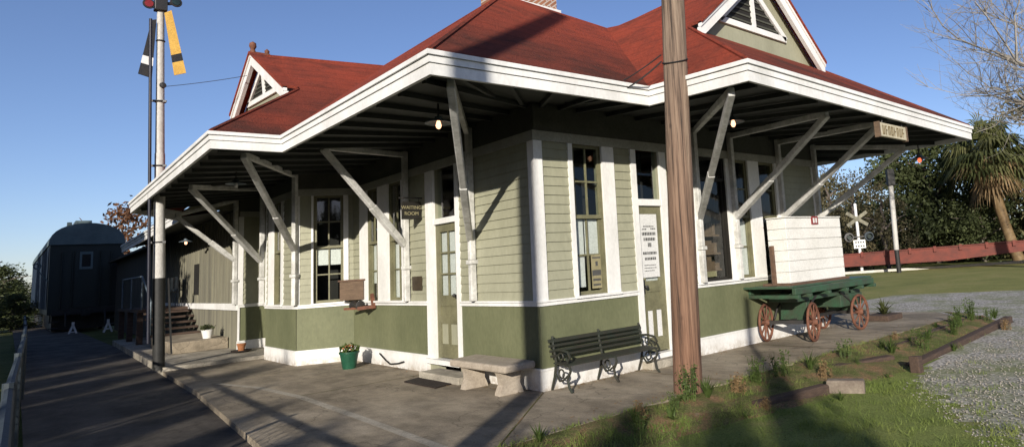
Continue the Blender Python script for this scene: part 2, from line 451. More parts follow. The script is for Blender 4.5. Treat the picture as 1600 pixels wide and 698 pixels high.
GZ = -.15
sheet('ground', [(-900, -900), (900, -900), (900, 900), (-900, 900)], GZ - .02, 'field')
sheet('asphalt', [(-4.72, -12), (-3.02, -12), (-2.98, .4), (-2.66, 5.2), (-2.56, 8.7), (-2.3, 18.5), (-2.2, 60), (-4.3, 60), (-4.5, 10)], -.07, 'asphalt')
sheet('platform', [(-3.08, -1.72), (8.9, -1.62), (9.6, -.9), (9.2, 1.5), (7.2, 1.5), (6.6, .3), (0, .3), (.3, 8.7), (-2.56, 8.7), (-2.66, 5.2), (-2.98, .4)], 0, 'concrete', .3)
sheet('raised_platform', [(-2.56, 8.74), (.3, 8.55), (.3, 20), (-2.26, 20)], .07, 'concrete2', .3)
# narrow pale joint strip where the newer slab meets the old one
mbk = MB(); P = [(-2.0, -1.7), (-1.93, .9), (-1.9, 2.85), (-2.02, 4.4), (-2.3, 5.6)]
for a, b in zip(P, P[1:]): mbk.poly((a[0] - .05, a[1], .004), (a[0] + .05, a[1], .004), (b[0] + .05, b[1], .004), (b[0] - .05, b[1], .004))
o = mbk.build('platform_joint', 'concrete2'); o['kind'] = 'structure'
mbk = MB()
for a, b in (((-1.95, 2.95), (-.05, 2.9)), ((-1.95, 5.85), (-.5, 5.8)), ((1.55, -1.72), (1.5, -.04)), ((4.25, -1.70), (4.2, -.04)), ((6.9, -1.68), (6.9, -.04)), ((-1.72, -1.72), (-.05, -.06))):
    d = Vector((b[0] - a[0], b[1] - a[1], 0)).normalized(); q = Vector((-d.y, d.x, 0)) * .008
    mbk.poly((a[0] - q.x, a[1] - q.y, .004), (b[0] - q.x, b[1] - q.y, .004), (b[0] + q.x, b[1] + q.y, .004), (a[0] + q.x, a[1] + q.y, .004))
o = mbk.build('expansion_joint', 'dirt'); o['kind'] = 'structure'
rb = random.Random(8); mbk = MB()
inner = [(-1.9, -1.74), (-.2, -1.75), (1, -1.74), (2.2, -1.73), (3.4, -1.71), (4.6, -1.69), (6, -1.68), (7.4, -1.67), (8.9, -1.63), (9.75, -.9)]
outer = [(-2.1, -2.25), (-.2, -2.55), (1, -2.72), (2.2, -2.85), (3.4, -2.95), (4.6, -2.86), (6, -2.74), (7.4, -2.62), (8.9, -2.5), (10.1, -1.9)]
NI = 60; NJ = 10; gv = []
def along(Pl, t):
    k = min(int(t * (len(Pl) - 1)), len(Pl) - 2); f_ = t * (len(Pl) - 1) - k
    return Pl[k][0] + (Pl[k + 1][0] - Pl[k][0]) * f_, Pl[k][1] + (Pl[k + 1][1] - Pl[k][1]) * f_
for i in range(NI + 1):
    for j in range(NJ + 1):
        a = along(inner, i / NI); b = along(outer, i / NI); t_ = j / NJ
        z = .004 + (GZ - .012 - .004) * t_ ** 1.3 + (0 if j in (0, NJ) else rb.uniform(-.014, .02))
        gv.append((a[0] + (b[0] - a[0]) * t_, a[1] + (b[1] - a[1]) * t_ + (rb.uniform(-.05, .06) if j == 0 else 0), z))
mbk.add(gv, [(i * (NJ + 1) + j, (i + 1) * (NJ + 1) + j, (i + 1) * (NJ + 1) + j + 1, i * (NJ + 1) + j + 1) for i in range(NI) for j in range(NJ)])
o = mbk.build('soil_bed', 'dirt', None, True); o['kind'] = 'structure'
def ragged(P, n=40, amp=.16):
    out = []; r_ = random.Random(3)
    for (x0, y0), (x1, y1) in zip(P, P[1:]):
        L_ = math.hypot(x1 - x0, y1 - y0)
        for k in range(n):
            t_ = k / n; o_ = r_.gauss(0, amp * .35) + amp * math.sin(7.3 * (x0 + t_) + 3 * y0) * .5 + amp * .5 * math.sin(19 * t_ + x0)
            out.append((x0 + (x1 - x0) * t_ - (y1 - y0) / L_ * o_, y0 + (y1 - y0) * t_ + (x1 - x0) / L_ * o_))
    return out + [P[-1]]
EDGE = ragged([(4.2, -2.95), (3.2, -3.2), (2.35, -3.8), (1.5, -4.5), (.6, -5.4), (-.6, -7.2)])
sheet('grass_verge', [(-2.9, -1.75), (-1.7, -1.75), (-1.0, -2.2), (2.0, -2.6), (5.0, -2.85)] + EDGE + [(-3, -14), (-4.7, -12), (-3.05, -9)], GZ + .008, 'verge')
sheet('gravel_lot', [(-3.4, -14), (-1.2, -7.2), (0, -5.4), (.9, -4.3), (1.8, -3.4), (2.8, -2.9), (4.2, -2.85), (5.0, -2.75), (9.4, -2.5), (9.9, -.6), (10.5, 2.2), (12.5, 3.1), (15.9, 2.9), (17.6, -.7), (22, -14), (8, -20)], GZ + .004, 'gravel')
sheet('lawn', [(12.5, 3.1), (15.9, 2.9), (17.6, -.7), (22, -14), (46, -10), (39, 5.7), (31.5, 13.6), (24, 16)], GZ + .004, 'lawn')
mbk = MB(); P = [(24, 16.6), (28, 14.6), (31.6, 13.3), (34.9, 10.0), (38.6, 5.7), (46, -8)]
for a, b in zip(P, P[1:]):
    mbk.hexa([(a[0], a[1], GZ), (a[0] + .5, a[1] + .3, GZ), (b[0] + .5, b[1] + .3, GZ), (b[0], b[1], GZ),
              (a[0], a[1], GZ + .14), (a[0] + .5, a[1] + .3, GZ + .14), (b[0] + .5, b[1] + .3, GZ + .14), (b[0], b[1], GZ + .14)])
o = mbk.build('kerb', 'kerb'); o['kind'] = 'structure'

# ------------------------------------------------------------------ the depot
D = empty('train_depot', 'sage and olive green wooden train depot with red hipped roof and deep white eaves', 'train station')

class Fac:
    """a facade: s runs along it, d outwards"""
    def __init__(f, o, e, n): f.o = Vector((*o, 0)); f.e = Vector((*e, 0)); f.n = Vector((*n, 0))
    def p(f, s, d, z): return f.o + f.e * s + f.n * d + Vector((0, 0, z))
    def box(f, mb, s0, s1, z0, z1, d0, d1):
        return mb.hexa([f.p(s0, d0, z0), f.p(s1, d0, z0), f.p(s1, d1, z0), f.p(s0, d1, z0),
                        f.p(s0, d0, z1), f.p(s1, d0, z1), f.p(s1, d1, z1), f.p(s0, d1, z1)])
    def mtx(f, s, d, z):
        """text frame: x to the viewer's right, y up, z outwards"""
        up = Vector((0, 0, 1)); x = up.cross(f.n)
        m = Matrix((x, up, f.n)).transposed().to_4x4(); m.translation = f.p(s, d, z); return m

FR = Fac((0, 0), (1, 0), (0, -1))
FL = Fac((0, 0), (0, 1), (-1, 0))
be = Vector((-.885, .411)); bl = be.length; be /= bl
FB1 = Fac((0, 6.045), be, (-be.y, be.x) if False else (-.4212, -.907))
FB2 = Fac((-.885, 6.456), (0, 1), (-1, 0))
FB3 = Fac((-.885, 8.438), (.907, .4212), (-.4212, .907))
FL2 = Fac((0, 8.85), (0, 1), (-1, 0))
FE = Fac((0, 10.7), (-1, 0), (0, -1))
FF = Fac((-.88, 10.7), (0, 1), (-1, 0))
FX = Fac((6.71, 0), (0, 1), (1, 0))

ZB0, ZB1, ZF0, ZF1, ZS = 1.02, 1.085, 3.115, 3.245, .262

def siding(f, segs, name='clapboard_wall'):
    st = .121
    for s0, s1 in segs:
        mb = MB(); z = ZB1
        while z < ZF0 - .01:
            z1 = min(z + st, ZF0)
            mb.add([f.p(s0, .022, z), f.p(s1, .022, z), f.p(s1, .006, z1), f.p(s0, .006, z1), f.p(s0, .004, z), f.p(s1, .004, z)],
                   [(0, 1, 2, 3), (4, 5, 1, 0)])
            z = z1
        mb.build(name, 'siding', D)

def wainscot(f, segs, name='beadboard_wainscot'):
    w = .088
    for s0, s1 in segs:
        mb = MB(); s = s0
        while s < s1 - .004:
            e = min(s + w, s1); g = .004
            mb.add([f.p(s, .0112, ZS), f.p(s + g, .012, ZS), f.p(e - g, .012, ZS), f.p(e, .0112, ZS),
                    f.p(s, .0112, ZB0), f.p(s + g, .012, ZB0), f.p(e - g, .012, ZB0), f.p(e, .0112, ZB0)],
                   [(0, 1, 5, 4), (1, 2, 6, 5), (2, 3, 7, 6)])
            s = e
        mb.build(name, 'wains', D)

def base(f, s0, s1, belt, skirt, ext=False, bd=.05):
    """the structural wall with its skirt board, belt rail and frieze"""
    c = 1 if ext else 0
    for i, (a, b) in enumerate(belt):
        k = c if i == 0 else 0
        mb = MB(); f.box(mb, a - .034 * k, b, ZB0, ZB1 - .02, .0, .034); f.box(mb, a - bd * k, b, ZB1 - .02, ZB1 + .004, 0, bd)
        mb.build('belt_rail', 'white', D)
    for i, (a, b) in enumerate(skirt):
        k = c if i == 0 else 0
        mb = MB(); f.box(mb, a - .03 * k, b, -.12, ZS - .02, 0, .03); f.box(mb, a - .042 * k, b, ZS - .02, ZS + .004, 0, .042)
        mb.build('skirt_board', 'skirt', D)
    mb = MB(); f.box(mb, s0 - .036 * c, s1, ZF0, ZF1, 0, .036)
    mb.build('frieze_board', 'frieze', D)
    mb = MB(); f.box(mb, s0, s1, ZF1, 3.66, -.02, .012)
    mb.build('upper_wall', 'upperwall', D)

# plain sheathing behind the cladding (openings stay open)
def sheath(f, segs, z0=-.1, z1=3.3):
    for a, b in segs:
        mb = MB(); f.box(mb, a, b, z0, z1, -.12, 0); mb.build('sheathing_wall', 'siding', D)
def below(f, segs):
    for a, b in segs:
        mb = MB(); f.box(mb, a, b, -.1, ZB0 + .02, -.118, -.002); mb.build('sheathing_wall', 'siding', D)

def window(f, s0, s1, cl, cr, cols=2, rows=2, blind=None, meet=2.13, flip=False, z0=ZB1 + .01, z1=ZF0, label=None, sm='sash'):
    """s0..s1 is the sash; cl/cr are the casing widths on the low-s and high-s side"""
    mb = MB()
    if cl: f.box(mb, s0 - cl, s0, z0 - .005, z1, 0, .036)
    if cr: f.box(mb, s1, s1 + cr, z0 - .005, z1, 0, .036)
    f.box(mb, s0 - cl, s1 + cr, z0 - .03, z0 + .002, -.1, .065)
    w = mb.build('window', 'white', D)
    if label: w['label'] = label
    mb = MB(); t = .04
    # jamb linings
    f.box(mb, s0, s0 + .015, z0, z1, -.13, .0); f.box(mb, s1 - .015, s1, z0, z1, -.13, .0)
    for (za, zb, dd) in ((meet - .02, z1, -.03), (z0, meet + .02, -.068)):
        d0, d1 = dd - .018, dd + .018
        f.box(mb, s0 + .015, s0 + .015 + t, za, zb, d0, d1); f.box(mb, s1 - .015 - t, s1 - .015, za, zb, d0, d1)
        f.box(mb, s0 + .015 + t, s1 - .015 - t, za, za + t + .01, d0 + .001, d1 - .001); f.box(mb, s0 + .015 + t, s1 - .015 - t, zb - t, zb, d0 + .001, d1 - .001)
        a, b = s0 + .015 + t, s1 - .015 - t
        for i in range(1, cols): f.box(mb, a + (b - a) * i / cols - .012, a + (b - a) * i / cols + .012, za + t, zb - t, dd - .012, dd + .012)
        for i in range(1, rows): f.box(mb, a, b, za + (zb - za) * i / rows - .012, za + (zb - za) * i / rows + .012, dd - .0115, dd + .0115)
    mb.build('sash', sm, w)
    mb = MB()
    mb.poly(f.p(s0 + .02, -.03, meet), f.p(s1 - .02, -.03, meet), f.p(s1 - .02, -.03, z1 - .01), f.p(s0 + .02, -.03, z1 - .01))
    mb.poly(f.p(s0 + .02, -.068, z0), f.p(s1 - .02, -.068, z0), f.p(s1 - .02, -.068, meet), f.p(s0 + .02, -.068, meet))
    mb.build('pane', 'glass', w)
    mb = MB(); f.box(mb, s0 - .05, s1 + .05, z0 - .05, z1 + .05, -.42, -.40)
    mb.build('dark_interior', 'interior', w)
    if blind:
        mb = MB()
        for a, b, za, zb in blind: f.box(mb, s0 + (s1 - s0) * a, s0 + (s1 - s0) * b, za, zb, -.098, -.090)
        mb.build('paper_blind', 'paper', w)
    return w

def door(f, s0, s1, cl, cr, z0, zt, tb, cols, rows, zg0, blinds, flip, label=None):
    """leaf s0..s1, from z0 up to zt, transom bar of height tb above"""
    mb = MB()
    f.box(mb, s0 - cl, s0, z0 - .02, ZF0, 0, .04); f.box(mb, s1, s1 + cr, z0 - .02, ZF0, 0, .04)
    f.box(mb, s0, s1, zt + .004, zt + tb, -.06, .034)
    f.box(mb, s0 - cl, s1 + cr, z0 - .09, z0 - .022, -.1, .09)
    dr = mb.build('door', 'white', D)
    if label: dr['label'] = label
    mb = MB(); st = .1; d0, d1 = -.048, -.010
    w = s1 - s0
    f.box(mb, s0, s0 + st, z0, zt, d0, d1); f.box(mb, s1 - st, s1, z0, zt, d0, d1)
    for a, b in ((z0, z0 + .2), (zg0 - .16, zg0), (zg0 - .42, zg0 - .3), (zt - .12, zt)):
        f.box(mb, s0 + st, s1 - st, a, b, d0 + .001, d1 - .001)
    f.box(mb, s0 + st, s1 - st, zg0 - .3, zg0 - .16, d0 + .012, d1 - .012)
    f.box(mb, (s0 + s1) / 2 - .035, (s0 + s1) / 2 + .035, z0 + .2, zg0 - .42, d0 + .002, d1 - .002)
    a, b = s0 + st, s1 - st
    for i in range(1, cols): f.box(mb, a + (b - a) * i / cols - .014, a + (b - a) * i / cols + .014, zg0, zt - .12, d0 + .008, d1 - .008)
    for i in range(1, rows): f.box(mb, a, b, zg0 + (zt - .12 - zg0) * i / rows - .013, zg0 + (zt - .12 - zg0) * i / rows + .013, d0 + .009, d1 - .009)
    mb.build('door_leaf', 'sash', dr)
    mb = MB()
    f.box(mb, a - .01, (s0 + s1) / 2 - .03, z0 + .19, zg0 - .41, -.038, -.026); f.box(mb, (s0 + s1) / 2 + .03, b + .01, z0 + .19, zg0 - .41, -.038, -.026)
    mb.build('lower_panel', 'paper' if blinds == 'all' else 'siding', dr)
    mb = MB()
    mb.poly(f.p(a - .01, -.03, zg0), f.p(b + .01, -.03, zg0), f.p(b + .01, -.03, zt - .12), f.p(a - .01, -.03, zt - .12))
    mb.poly(f.p(s0, -.05, zt + tb), f.p(s1, -.05, zt + tb), f.p(s1, -.05, ZF0), f.p(s0, -.05, ZF0))
    mb.build('pane', 'glass', dr)
    mb = MB(); f.box(mb, s0 - .05, s1 + .05, z0 - .05, ZF0 + .05, -.42, -.40); mb.build('dark_interior', 'interior', dr)
    mb = MB(); f.box(mb, a, b, zg0, zt - .13, -.062, -.054); mb.build('paper_blind', 'paper', dr)
    mb = MB(); hs = s1 - .05 if not flip else s0 + .05
    c = f.p(hs, -.01, z0 + .92); n = f.n
    mb.tube([c, c + n * .05], .012, 8); mb.lathe([(.0, -.03), (.022, -.02), (.03, 0), (.022, .02), (.0, .03)], c + n * .065, 12)
    f.box(mb, hs - .025, hs + .025, z0 + .82, z0 + 1.02, -.0105, -.004)
    mb.build('door_knob', 'black', dr, True)
    return dr

# --- street end (faces -Y)
siding(FR, [(.11, .53), (1.34, 1.67), (2.4, 2.98), (5.62, 6.6)])
wainscot(FR, [(-.013, 1.67), (2.4, 6.68)])
base(FR, 0, 6.71, [(.0, 1.67), (2.4, 6.71)], [(.0, 1.67), (2.4, 6.71)], True)
sheath(FR, [(0, .6), (1.12, 1.77), (2.26, 3.09), (3.87, 4.08), (4.5, 4.82), (5.32, 6.58)])
below(FR, [(.55, 1.2), (3.0, 5.4)])
window(FR, .6, 1.12, .07, .22, 2, 2, [(.0, .42, 1.2, 2.1), (.47, .98, 1.62, 2.1)], label='tall window with white papers behind its lower sash')
door(FR, 1.77, 2.26, .1, .14, .20, 2.29, .1, 1, 1, 1.2, 'all', True, 'street end door with a large white notice on its glass')
window(FR, 3.09, 3.87, .11, .105, 1, 1, None, 2.75, sm='signdark')
window(FR, 4.08, 4.5, .105, .26, 1, 2, [(.25, .98, 1.12, 2.05)])
window(FR, 4.82, 5.32, .06, .2, 1, 2)
# --- track side (faces -X)
siding(FL, [(.11, 1.93), (2.97, 3.66), (5.7, 6.045)])
wainscot(FL, [(.0, 1.93), (2.97, 6.045)])
base(FL, 0.0, 6.045, [(.0, 1.93), (2.97, 6.03)], [(.0, 1.93), (2.97, 6.03)])
sheath(FL, [(.121, 2.02), (2.71, 3.87), (4.42, 4.85), (5.36, 6.05)])
below(FL, [(3.8, 5.5)])
door(FL, 2.02, 2.71, .09, .26, .25, 2.25, .09, 2, 3, 1.17, 'panes', True, 'platform side door with six white blinded panes')
window(FL, 3.87, 4.42, .2, .22, 2, 2, [(.08, .95, 1.1, 2.05)])
window(FL, 4.85, 5.36, .21, .32, 2, 2, [(.5, .95, 1.4, 2.1)])
# --- bay
siding(FB1, [(0, .09), (.735, .976)]); wainscot(FB1, [(0, .976)])
base(FB1, 0, .976, [(0, .976)], [(0, .976)], bd=.05)
sheath(FB1, [(0, .18), (.70, .976)]); below(FB1, [(.1, .8)])
window(FB1, .18, .70, .085, .035, 2, 2, [(.1, .95, 1.8, 2.1)])
siding(FB2, [(0, .77), (1.75, 1.982)]); wainscot(FB2, [(0, 1.982)])
base(FB2, 0, 1.982, [(0, 1.982)], [(0, 1.982)])
sheath(FB2, [(0, .9), (1.45, 1.982)]); below(FB2, [(.8, 1.5)])
window(FB2, .9, 1.45, .13, .3, 2, 2)
siding(FB3, [(0, .976)]); wainscot(FB3, [(0, .976)]); base(FB3, 0, .976, [(0, .976)], [(0, .976)]); sheath(FB3, [(0, .976)])
# --- recess and freight end
siding(FL2, [(0, 1.85)]); wainscot(FL2, [(0, 1.85)]); base(FL2, 0, 1.85, [(0, 1.85)], [(0, 1.85)]); sheath(FL2, [(0, 1.85)])
siding(FE, [(0, .80)]); wainscot(FE, [(0, .84)]); base(FE, 0, .88, [(0, .9)], [(0, .91)]); sheath(FE, [(0, .88)])
mb = MB()
s = 0
while s < 10.3:
    FF.box(mb, s, min(s + .3, 10.3), -.1, 3.3, -.02, .004); FF.box(mb, s - .025, s + .025, ZB1, 3.3, .004, .022); s += .3
mb.build('freight_board_wall', 'greywood', D)
mb = MB(); FF.box(mb, 0, 10.3, ZB0 - .06, ZB1 + .03, .022, .05); mb.build('belt_rail', 'white', D)
mb = MB(); FF.box(mb, 4.3, 4.9, 1.35, 2.2, .004, .03); mb.build('freight_window', 'interior', D)
# --- far end and back
siding(FX, [(0, 10.7)]); wainscot(FX, [(0, 10.7)]); base(FX, 0, 10.7, [(0, 10.7)], [(0, 10.7)]); sheath(FX, [(.0, 20.88)], -.1, 3.29)
mb = MB(); mb.box(-.88, 20.9, -.1, 6.7, 21, 3.29); mb.build('back_wall', 'siding', D)
mb = MB(); mb.box(-.95, 21.02, -.15, 5, 33.4, 3.05); mb.build('rear_shed_wall', 'freightdark', D)
mb = MB(); mb.hexa([(-1.25, 21.0, 3.06), (-1.25, 33.6, 3.0), (5.2, 33.6, 3.0), (5.2, 21.0, 3.06), (-1.25, 21.0, 3.14), (-1.25, 33.6, 3.08), (5.2, 33.6, 3.6), (5.2, 21.0, 3.6)]); mb.build('rear_shed_roof', 'freightdark', D)
mb = MB(); mb.box(.13, .13, -.1, 6.58, 20.9, .02); mb.build('interior_floor', 'interior', D)
# corner boards
mb = MB()
FR.box(mb, -.026, .11, ZB1 + .004, ZF0, 0, .03); FL.box(mb, 0, .11, ZB1 + .004, ZF0, 0, .026)
mb.build('corner_board', 'white', D)
mb = MB(); FR.box(mb, 6.6, 6.735, ZB1 + .004, ZF0, 0, .03); mb.build('corner_board', 'white', D)
mb = MB(); FE.box(mb, .8, .905, ZB1 + .004, ZF0, 0, .026); FE.box(mb, .86, .9, ZS, ZB0, 0, .02); mb.build('corner_board', 'white', D)
mb = MB(); FB1.box(mb, .93, .985, ZB1 + .004, ZF0, 0, .024); FB2.box(mb, 0, .08, ZB1 + .004, ZF0, 0, .024); mb.build('corner_board', 'white', D)
mb = MB(); FB2.box(mb, 1.90, 1.985, ZB1 + .004, ZF0, 0, .024); mb.build('corner_board', 'white', D)

# --- roof
E1 = (-1.985, -1.2, 3.594); E2 = (.95, -1.2, 3.647); E3 = (.95, -2.734, 3.59); E4 = (7.587, -2.734, 3.488)
E8 = (7.587, 11.136, 3.42); E5 = (-1.985, 3.405, 3.608); E6 = (-2.87, 3.405, 3.597); E7 = (-2.87, 11.136, 3.465)
E9 = (-1.985, 11.136, 3.29); E10 = (-1.985, 21.2, 3.10)
P0 = (1.3, 2.56, 6.27); K = (1.3, 7.62, 6.29); J = (3.70, 2.54, 6.15); RF = (4.25, -.9, 6.42); RB = (4.27, 11.136, 6.3); RM = (4.27, 2.54, 6.36)
G1 = (2.46, -.68, 4.9); G2 = (6.0, -.68, 4.85); GP = (4.25, -.68, 6.40)
L1 = (-1.18, 5.47, 4.89); L2 = (-1.18, 9.25, 5.14); LP = (-1.18, 7.72, 6.13); LPF = (-1.42, 7.74, 6.13)
N1 = (1.3, 11.136, 6.3)
mb = MB()
mb.poly(E1, E2, J, P0); mb.poly(E1, P0, K, E5)
mb.poly(E2, E3, G1); mb.poly(E2, G1, GP, RM, J)
mb.poly(E3, E4, G2, G1); mb.poly(E4, E8, RB, RM); mb.poly(E4, RM, GP, G2)
mb.poly(E5, E6, L1); mb.poly(E5, L1, LP, K); mb.poly(E6, E7, L2, L1)
mb.poly(E7, E9, L2); mb.poly(L2, E9, K, LP); mb.poly(K, E9, N1); mb.poly(P0, J, RM, RB, N1, K)
# overhanging rake strips of the two gables
def rake(a, b, out, w):
    pass
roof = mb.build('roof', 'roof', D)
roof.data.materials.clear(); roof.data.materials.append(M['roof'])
sol = roof.modifiers.new('thickness', 'SOLIDIFY'); sol.thickness = .05; sol.offset = 0
mb = MB()
mb.poly(E9, E10, (2.9, 21.2, 5.3), (2.9, 11.14, 5.3)); mb.poly((2.9, 11.14, 5.3), (2.9, 21.2, 5.3), (7.587, 21.2, 3.1), (7.587, 11.14, 3.29))
mb.build('freight_roof', 'roof', D)
mb = MB(); mb.poly((-1.9, 11.12, 3.3), (1.3, 11.12, 6.28), (4.27, 11.12, 6.28), (7.5, 11.12, 3.4)); mb.build('end_gable', 'siding', D)
mb = MB(); mb.poly((-1.9, 21.1, 3.1), (2.9, 21.1, 5.25), (7.5, 21.1, 3.1)); mb.build('end_gable', 'siding', D)
# hip, valley and ridge caps
for a, b in ((E1, P0), (P0, K), (E3, G1), (E4, G2), (E6, L1), (E7, L2), (LPF, K), (RF, RM)):
    a = Vector(a); b = Vector(b); mb = MB(); mb.tube([a + Vector((0, 0, .02)), b + Vector((0, 0, .02))], .035, 6); mb.build('ridge_cap', 'roof', roof, True)

def fascia_run(P, h, closed=False):
    """boards along the eave with mitred corners: a lower board, a cover strip and a crown board"""
    P = [Vector(p) for p in P]; n = len(P); up = Vector((0, 0, 1))
    D_ = []
    for i in range(n - 1):
        d = P[i + 1] - P[i]; d.z = 0; d.normalize(); D_.append(d)
    nrm = [Vector((d.y, -d.x, 0)) for d in D_]
    def off(i):
        if i == 0: return nrm[0]
        if i == n - 1: return nrm[-1]
        m = nrm[i - 1] + nrm[i]; return m / max(.2, m.dot(nrm[i]))
    for i in range(n - 1):
        mb = MB(); A, B, oa, ob = P[i], P[i + 1], off(i), off(i + 1)
        for z0, z1, o0, o1 in ((-h, -h * .50, -.03, .010), (-h * .50 + .006, -h * .17, -.03, .026), (-h * .17 + .003, .012, -.03, .05)):
            v = [A + oa * o0 + up * z0, B + ob * o0 + up * z0, B + ob * o1 + up * z0, A + oa * o1 + up * z0,
                 A + oa * o0 + up * z1, B + ob * o0 + up * z1, B + ob * o1 + up * z1, A + oa * o1 + up * z1]
            f = [(3, 2, 1, 0), (4, 5, 6, 7), (0, 1, 5, 4), (2, 3, 7, 6)]
            if i == 0: f.append((3, 0, 4, 7))
            if i == n - 2: f.append((1, 2, 6, 5))
            mb.add(v, f)
        mb.build('fascia', 'white', D)
fascia_run([E10, E9, E7, E6, E5, E1, E2, E3, E4, E8], .224)

# --- soffit
def S(p, dz=-.16): return (p[0], p[1], p[2] + dz)
mb = MB(); W = 3.62
mb.poly(S(E1), S(E2), (.95, 0, W), (0, 0, W)); mb.poly(S(E2), S(E3), (.95, 0, W)); mb.poly(S(E3), S(E4), (6.71, 0, W), (.95, 0, W))
mb.poly(S(E4), S(E8), (6.71, 11.1, W), (6.71, 0, W))
mb.poly(S(E1), S(E5), (0, 3.4, W), (0, 0, W)); mb.poly(S(E5), S(E6), (0, 3.4, W)); mb.poly(S(E6), S(E7), (0, 11.13, W), (0, 3.4, W))
mb.poly(S(E9, -.14), S(E10, -.14), (-.8, 21.2, 3.25), (-.8, 11.14, 3.35))
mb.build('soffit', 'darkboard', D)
# exposed rafters under the eaves
mb = MB()
def raf(e0, e1, w0, w1, n):
    for i in range(n):
        t = (i + .5) / n
        a = Vector(e0).lerp(Vector(e1), t); b = Vector(w0).lerp(Vector(w1), t)
        a = a.lerp(b, .05)
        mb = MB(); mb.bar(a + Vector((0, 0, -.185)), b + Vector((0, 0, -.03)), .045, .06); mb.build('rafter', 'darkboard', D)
raf(E1, E2, (-.6, 0, W), (.9, 0, W), 5); raf(E3, E4, (1.0, 0, W), (6.7, 0, W), 10); raf(E1, E5, (0, -.1, W), (0, 3.3, W), 8); raf(E6, E7, (0, 3.5, W), (0, 11, W), 13)
raf(E4, E8, (6.71, 0, W), (6.71, 11, W), 14)

# --- gables
def gable(face, apex, rake_out, win, name):
    """face: 3 pts of the gable wall; rake_out: outward vector; win: 3 pts of the triangular light"""
    out = Vector(rake_out)
    mb = MB(); mb.poly(*face); g = mb.build(name, 'siding', D)
    a, b, c = [Vector(p) for p in face]        # base, base, peak
    mb = MB()
    for q in (a, b):
        q2 = q - (c - q).normalized() * .0
        w = .19
        d = (c - q2); inn = Vector((0, 0, -1))
        for o0, o1, z0, z1 in ((out * .72, out, -.02, .06), (out * .62, out * .9, -.20, -.025)):
            mb.hexa([q2 + o0 + inn * -z0, c + o0 + inn * -z0, c + o1 + inn * -z0, q2 + o1 + inn * -z0,
                     q2 + o0 + inn * -z1, c + o0 + inn * -z1, c + o1 + inn * -z1, q2 + o1 + inn * -z1])
    mb.build('rake_board', 'white', g)
    # roof skin carried out over the rake
    mb = MB()
    for q in (a, b):
        u = Vector((0, 0, .035)); u2 = Vector((0, 0, .085))
        mb.hexa([q + u, c + u, c + out * 1.1 + u, q + out * 1.1 + u, q + u2, c + u2, c + out * 1.1 + u2, q + out * 1.1 + u2])
    mb.build('rake_shingles', 'roof', g)
    n = out.normalized()
    A, B, Cc = [Vector(p) + n * .005 for p in win]
    cen = (A + B + Cc) / 3
    mb = MB(); mb.poly(A, B, Cc); w = mb.build('gable_window', 'interior', g)
    mb = MB()
    for p, q in ((A, B), (B, Cc), (Cc, A)):
        mb.bar(p + n * .02, q + n * .02, .04, .1, up=(cen - (p + q) / 2))
    m = (A + B) / 2; mb.bar(m + n * .018, Vector((Cc.x, Cc.y, Cc.z)) * .97 + m * .03 + n * .018, .035, .09, up=(B - A))
    mb.build('window_frame', 'white', w)
    # louvre slats
    mb = MB()
    for i in range(1, 7):
        t = i / 7.5
        p = A.lerp(Cc, t); q = B.lerp(Cc, t); mb.bar(p + n * .008, q + n * .008, .012, .03)
    mb.build('louvre', 'upperwall', w)
    return g
gable([G1, G2, GP], GP, (0, -.24, 0), [(3.18, -.68, 5.22), (5.05, -.68, 5.22), (4.1, -.68, 6.0)], 'street_gable')
gable([L1, L2, LP], LP, (-.24, 0, 0), [(-1.18, 6.25, 5.17), (-1.18, 8.7, 5.32), (-1.18, 7.68, 5.88)], 'track_gable')
mb = MB()
mb.lathe([(.0, 0), (.07, .0), (.055, .1), (.04, .14), (.07, .2), (.06, .27), (.0, .31)], (-1.36, 7.74, 6.13), 10)
mb.box(-1.33, 7.70, 6.10, -1.05, 7.78, 6.22); mb.lathe([(0, 0), (.04, .02), (.05, .08), (0, .13)], (-1.1, 7.74, 6.2), 8)
mb.build('ridge_finial', 'rust', roof, True)
# --- chimney
mb = MB(); mb.box(1.42, 2.72, 5.6, 2.60, 3.5, 7.8); ch = mb.build('chimney', 'brick', roof)
mb = MB(); mb.box(1.38, 2.64, 6.0, 2.64, 3.55, 6.33); mb.build('chimney_flashing', 'paper', ch)

# --- eave braces: wall post with pendant, long raking strut, arm under the soffit
def brace(w, top, n, post=True, zlow=None, sw=.088):
    """w: wall point where the strut lands; top: soffit end; n: outward wall normal"""
    w = Vector(w); top = Vector(top); n = Vector((*n, 0)).normalized(); e = Vector((-n.y, n.x, 0))
    mb = MB()
    b0 = Vector((w.x, w.y, 0)) + n * .075
    if post:
        mb.bar(b0 + Vector((0, 0, ZB1 + .004)), b0 + Vector((0, 0, 1.60)), .08, .09, up=tuple(n))
        mb.bar(b0 + Vector((0, 0, 1.60)), b0 + Vector((0, 0, 1.66)), .125, .135, up=tuple(n))
    mb.bar(b0 + Vector((0, 0, 1.66)), b0 + Vector((0, 0, 3.56)), .08, .09, up=tuple(n))
    f = w + n * .10
    # strut with a thickened, chamfered foot
    d = (top - f); k = f + d * .16; k2 = f + d * .42
    mb.bar(f, k + d * .0005, sw, sw * 1.15); mb.bar(k, k2, sw * 1.08, sw * 1.22); mb.bar(k2 - d * .002, top, sw * .95, sw)
    mb.bar(Vector((w.x, w.y, 3.5)) + n * .1, Vector((top.x, top.y, top.z + .02)), .075, .085)
    mb.build('eave_brace', 'braceg', D, bevel=.012)
brace((0, 1.49, 1.97), (-1.66, -.98, 3.37), (-1, 0))
brace((0, 3.60, 2.0), (-1.50, 3.2, 3.44), (-1, 0))
brace((-.885, 6.45, 2.12), (-2.4, 3.75, 3.36), (-.78, -.62))
brace((-.885, 8.50, 2.0), (-2.5, 6.9, 3.28), (-1, 0))
brace((-.89, 10.72, 2.12), (-2.15, 10.55, 3.12), (-1, -.2))
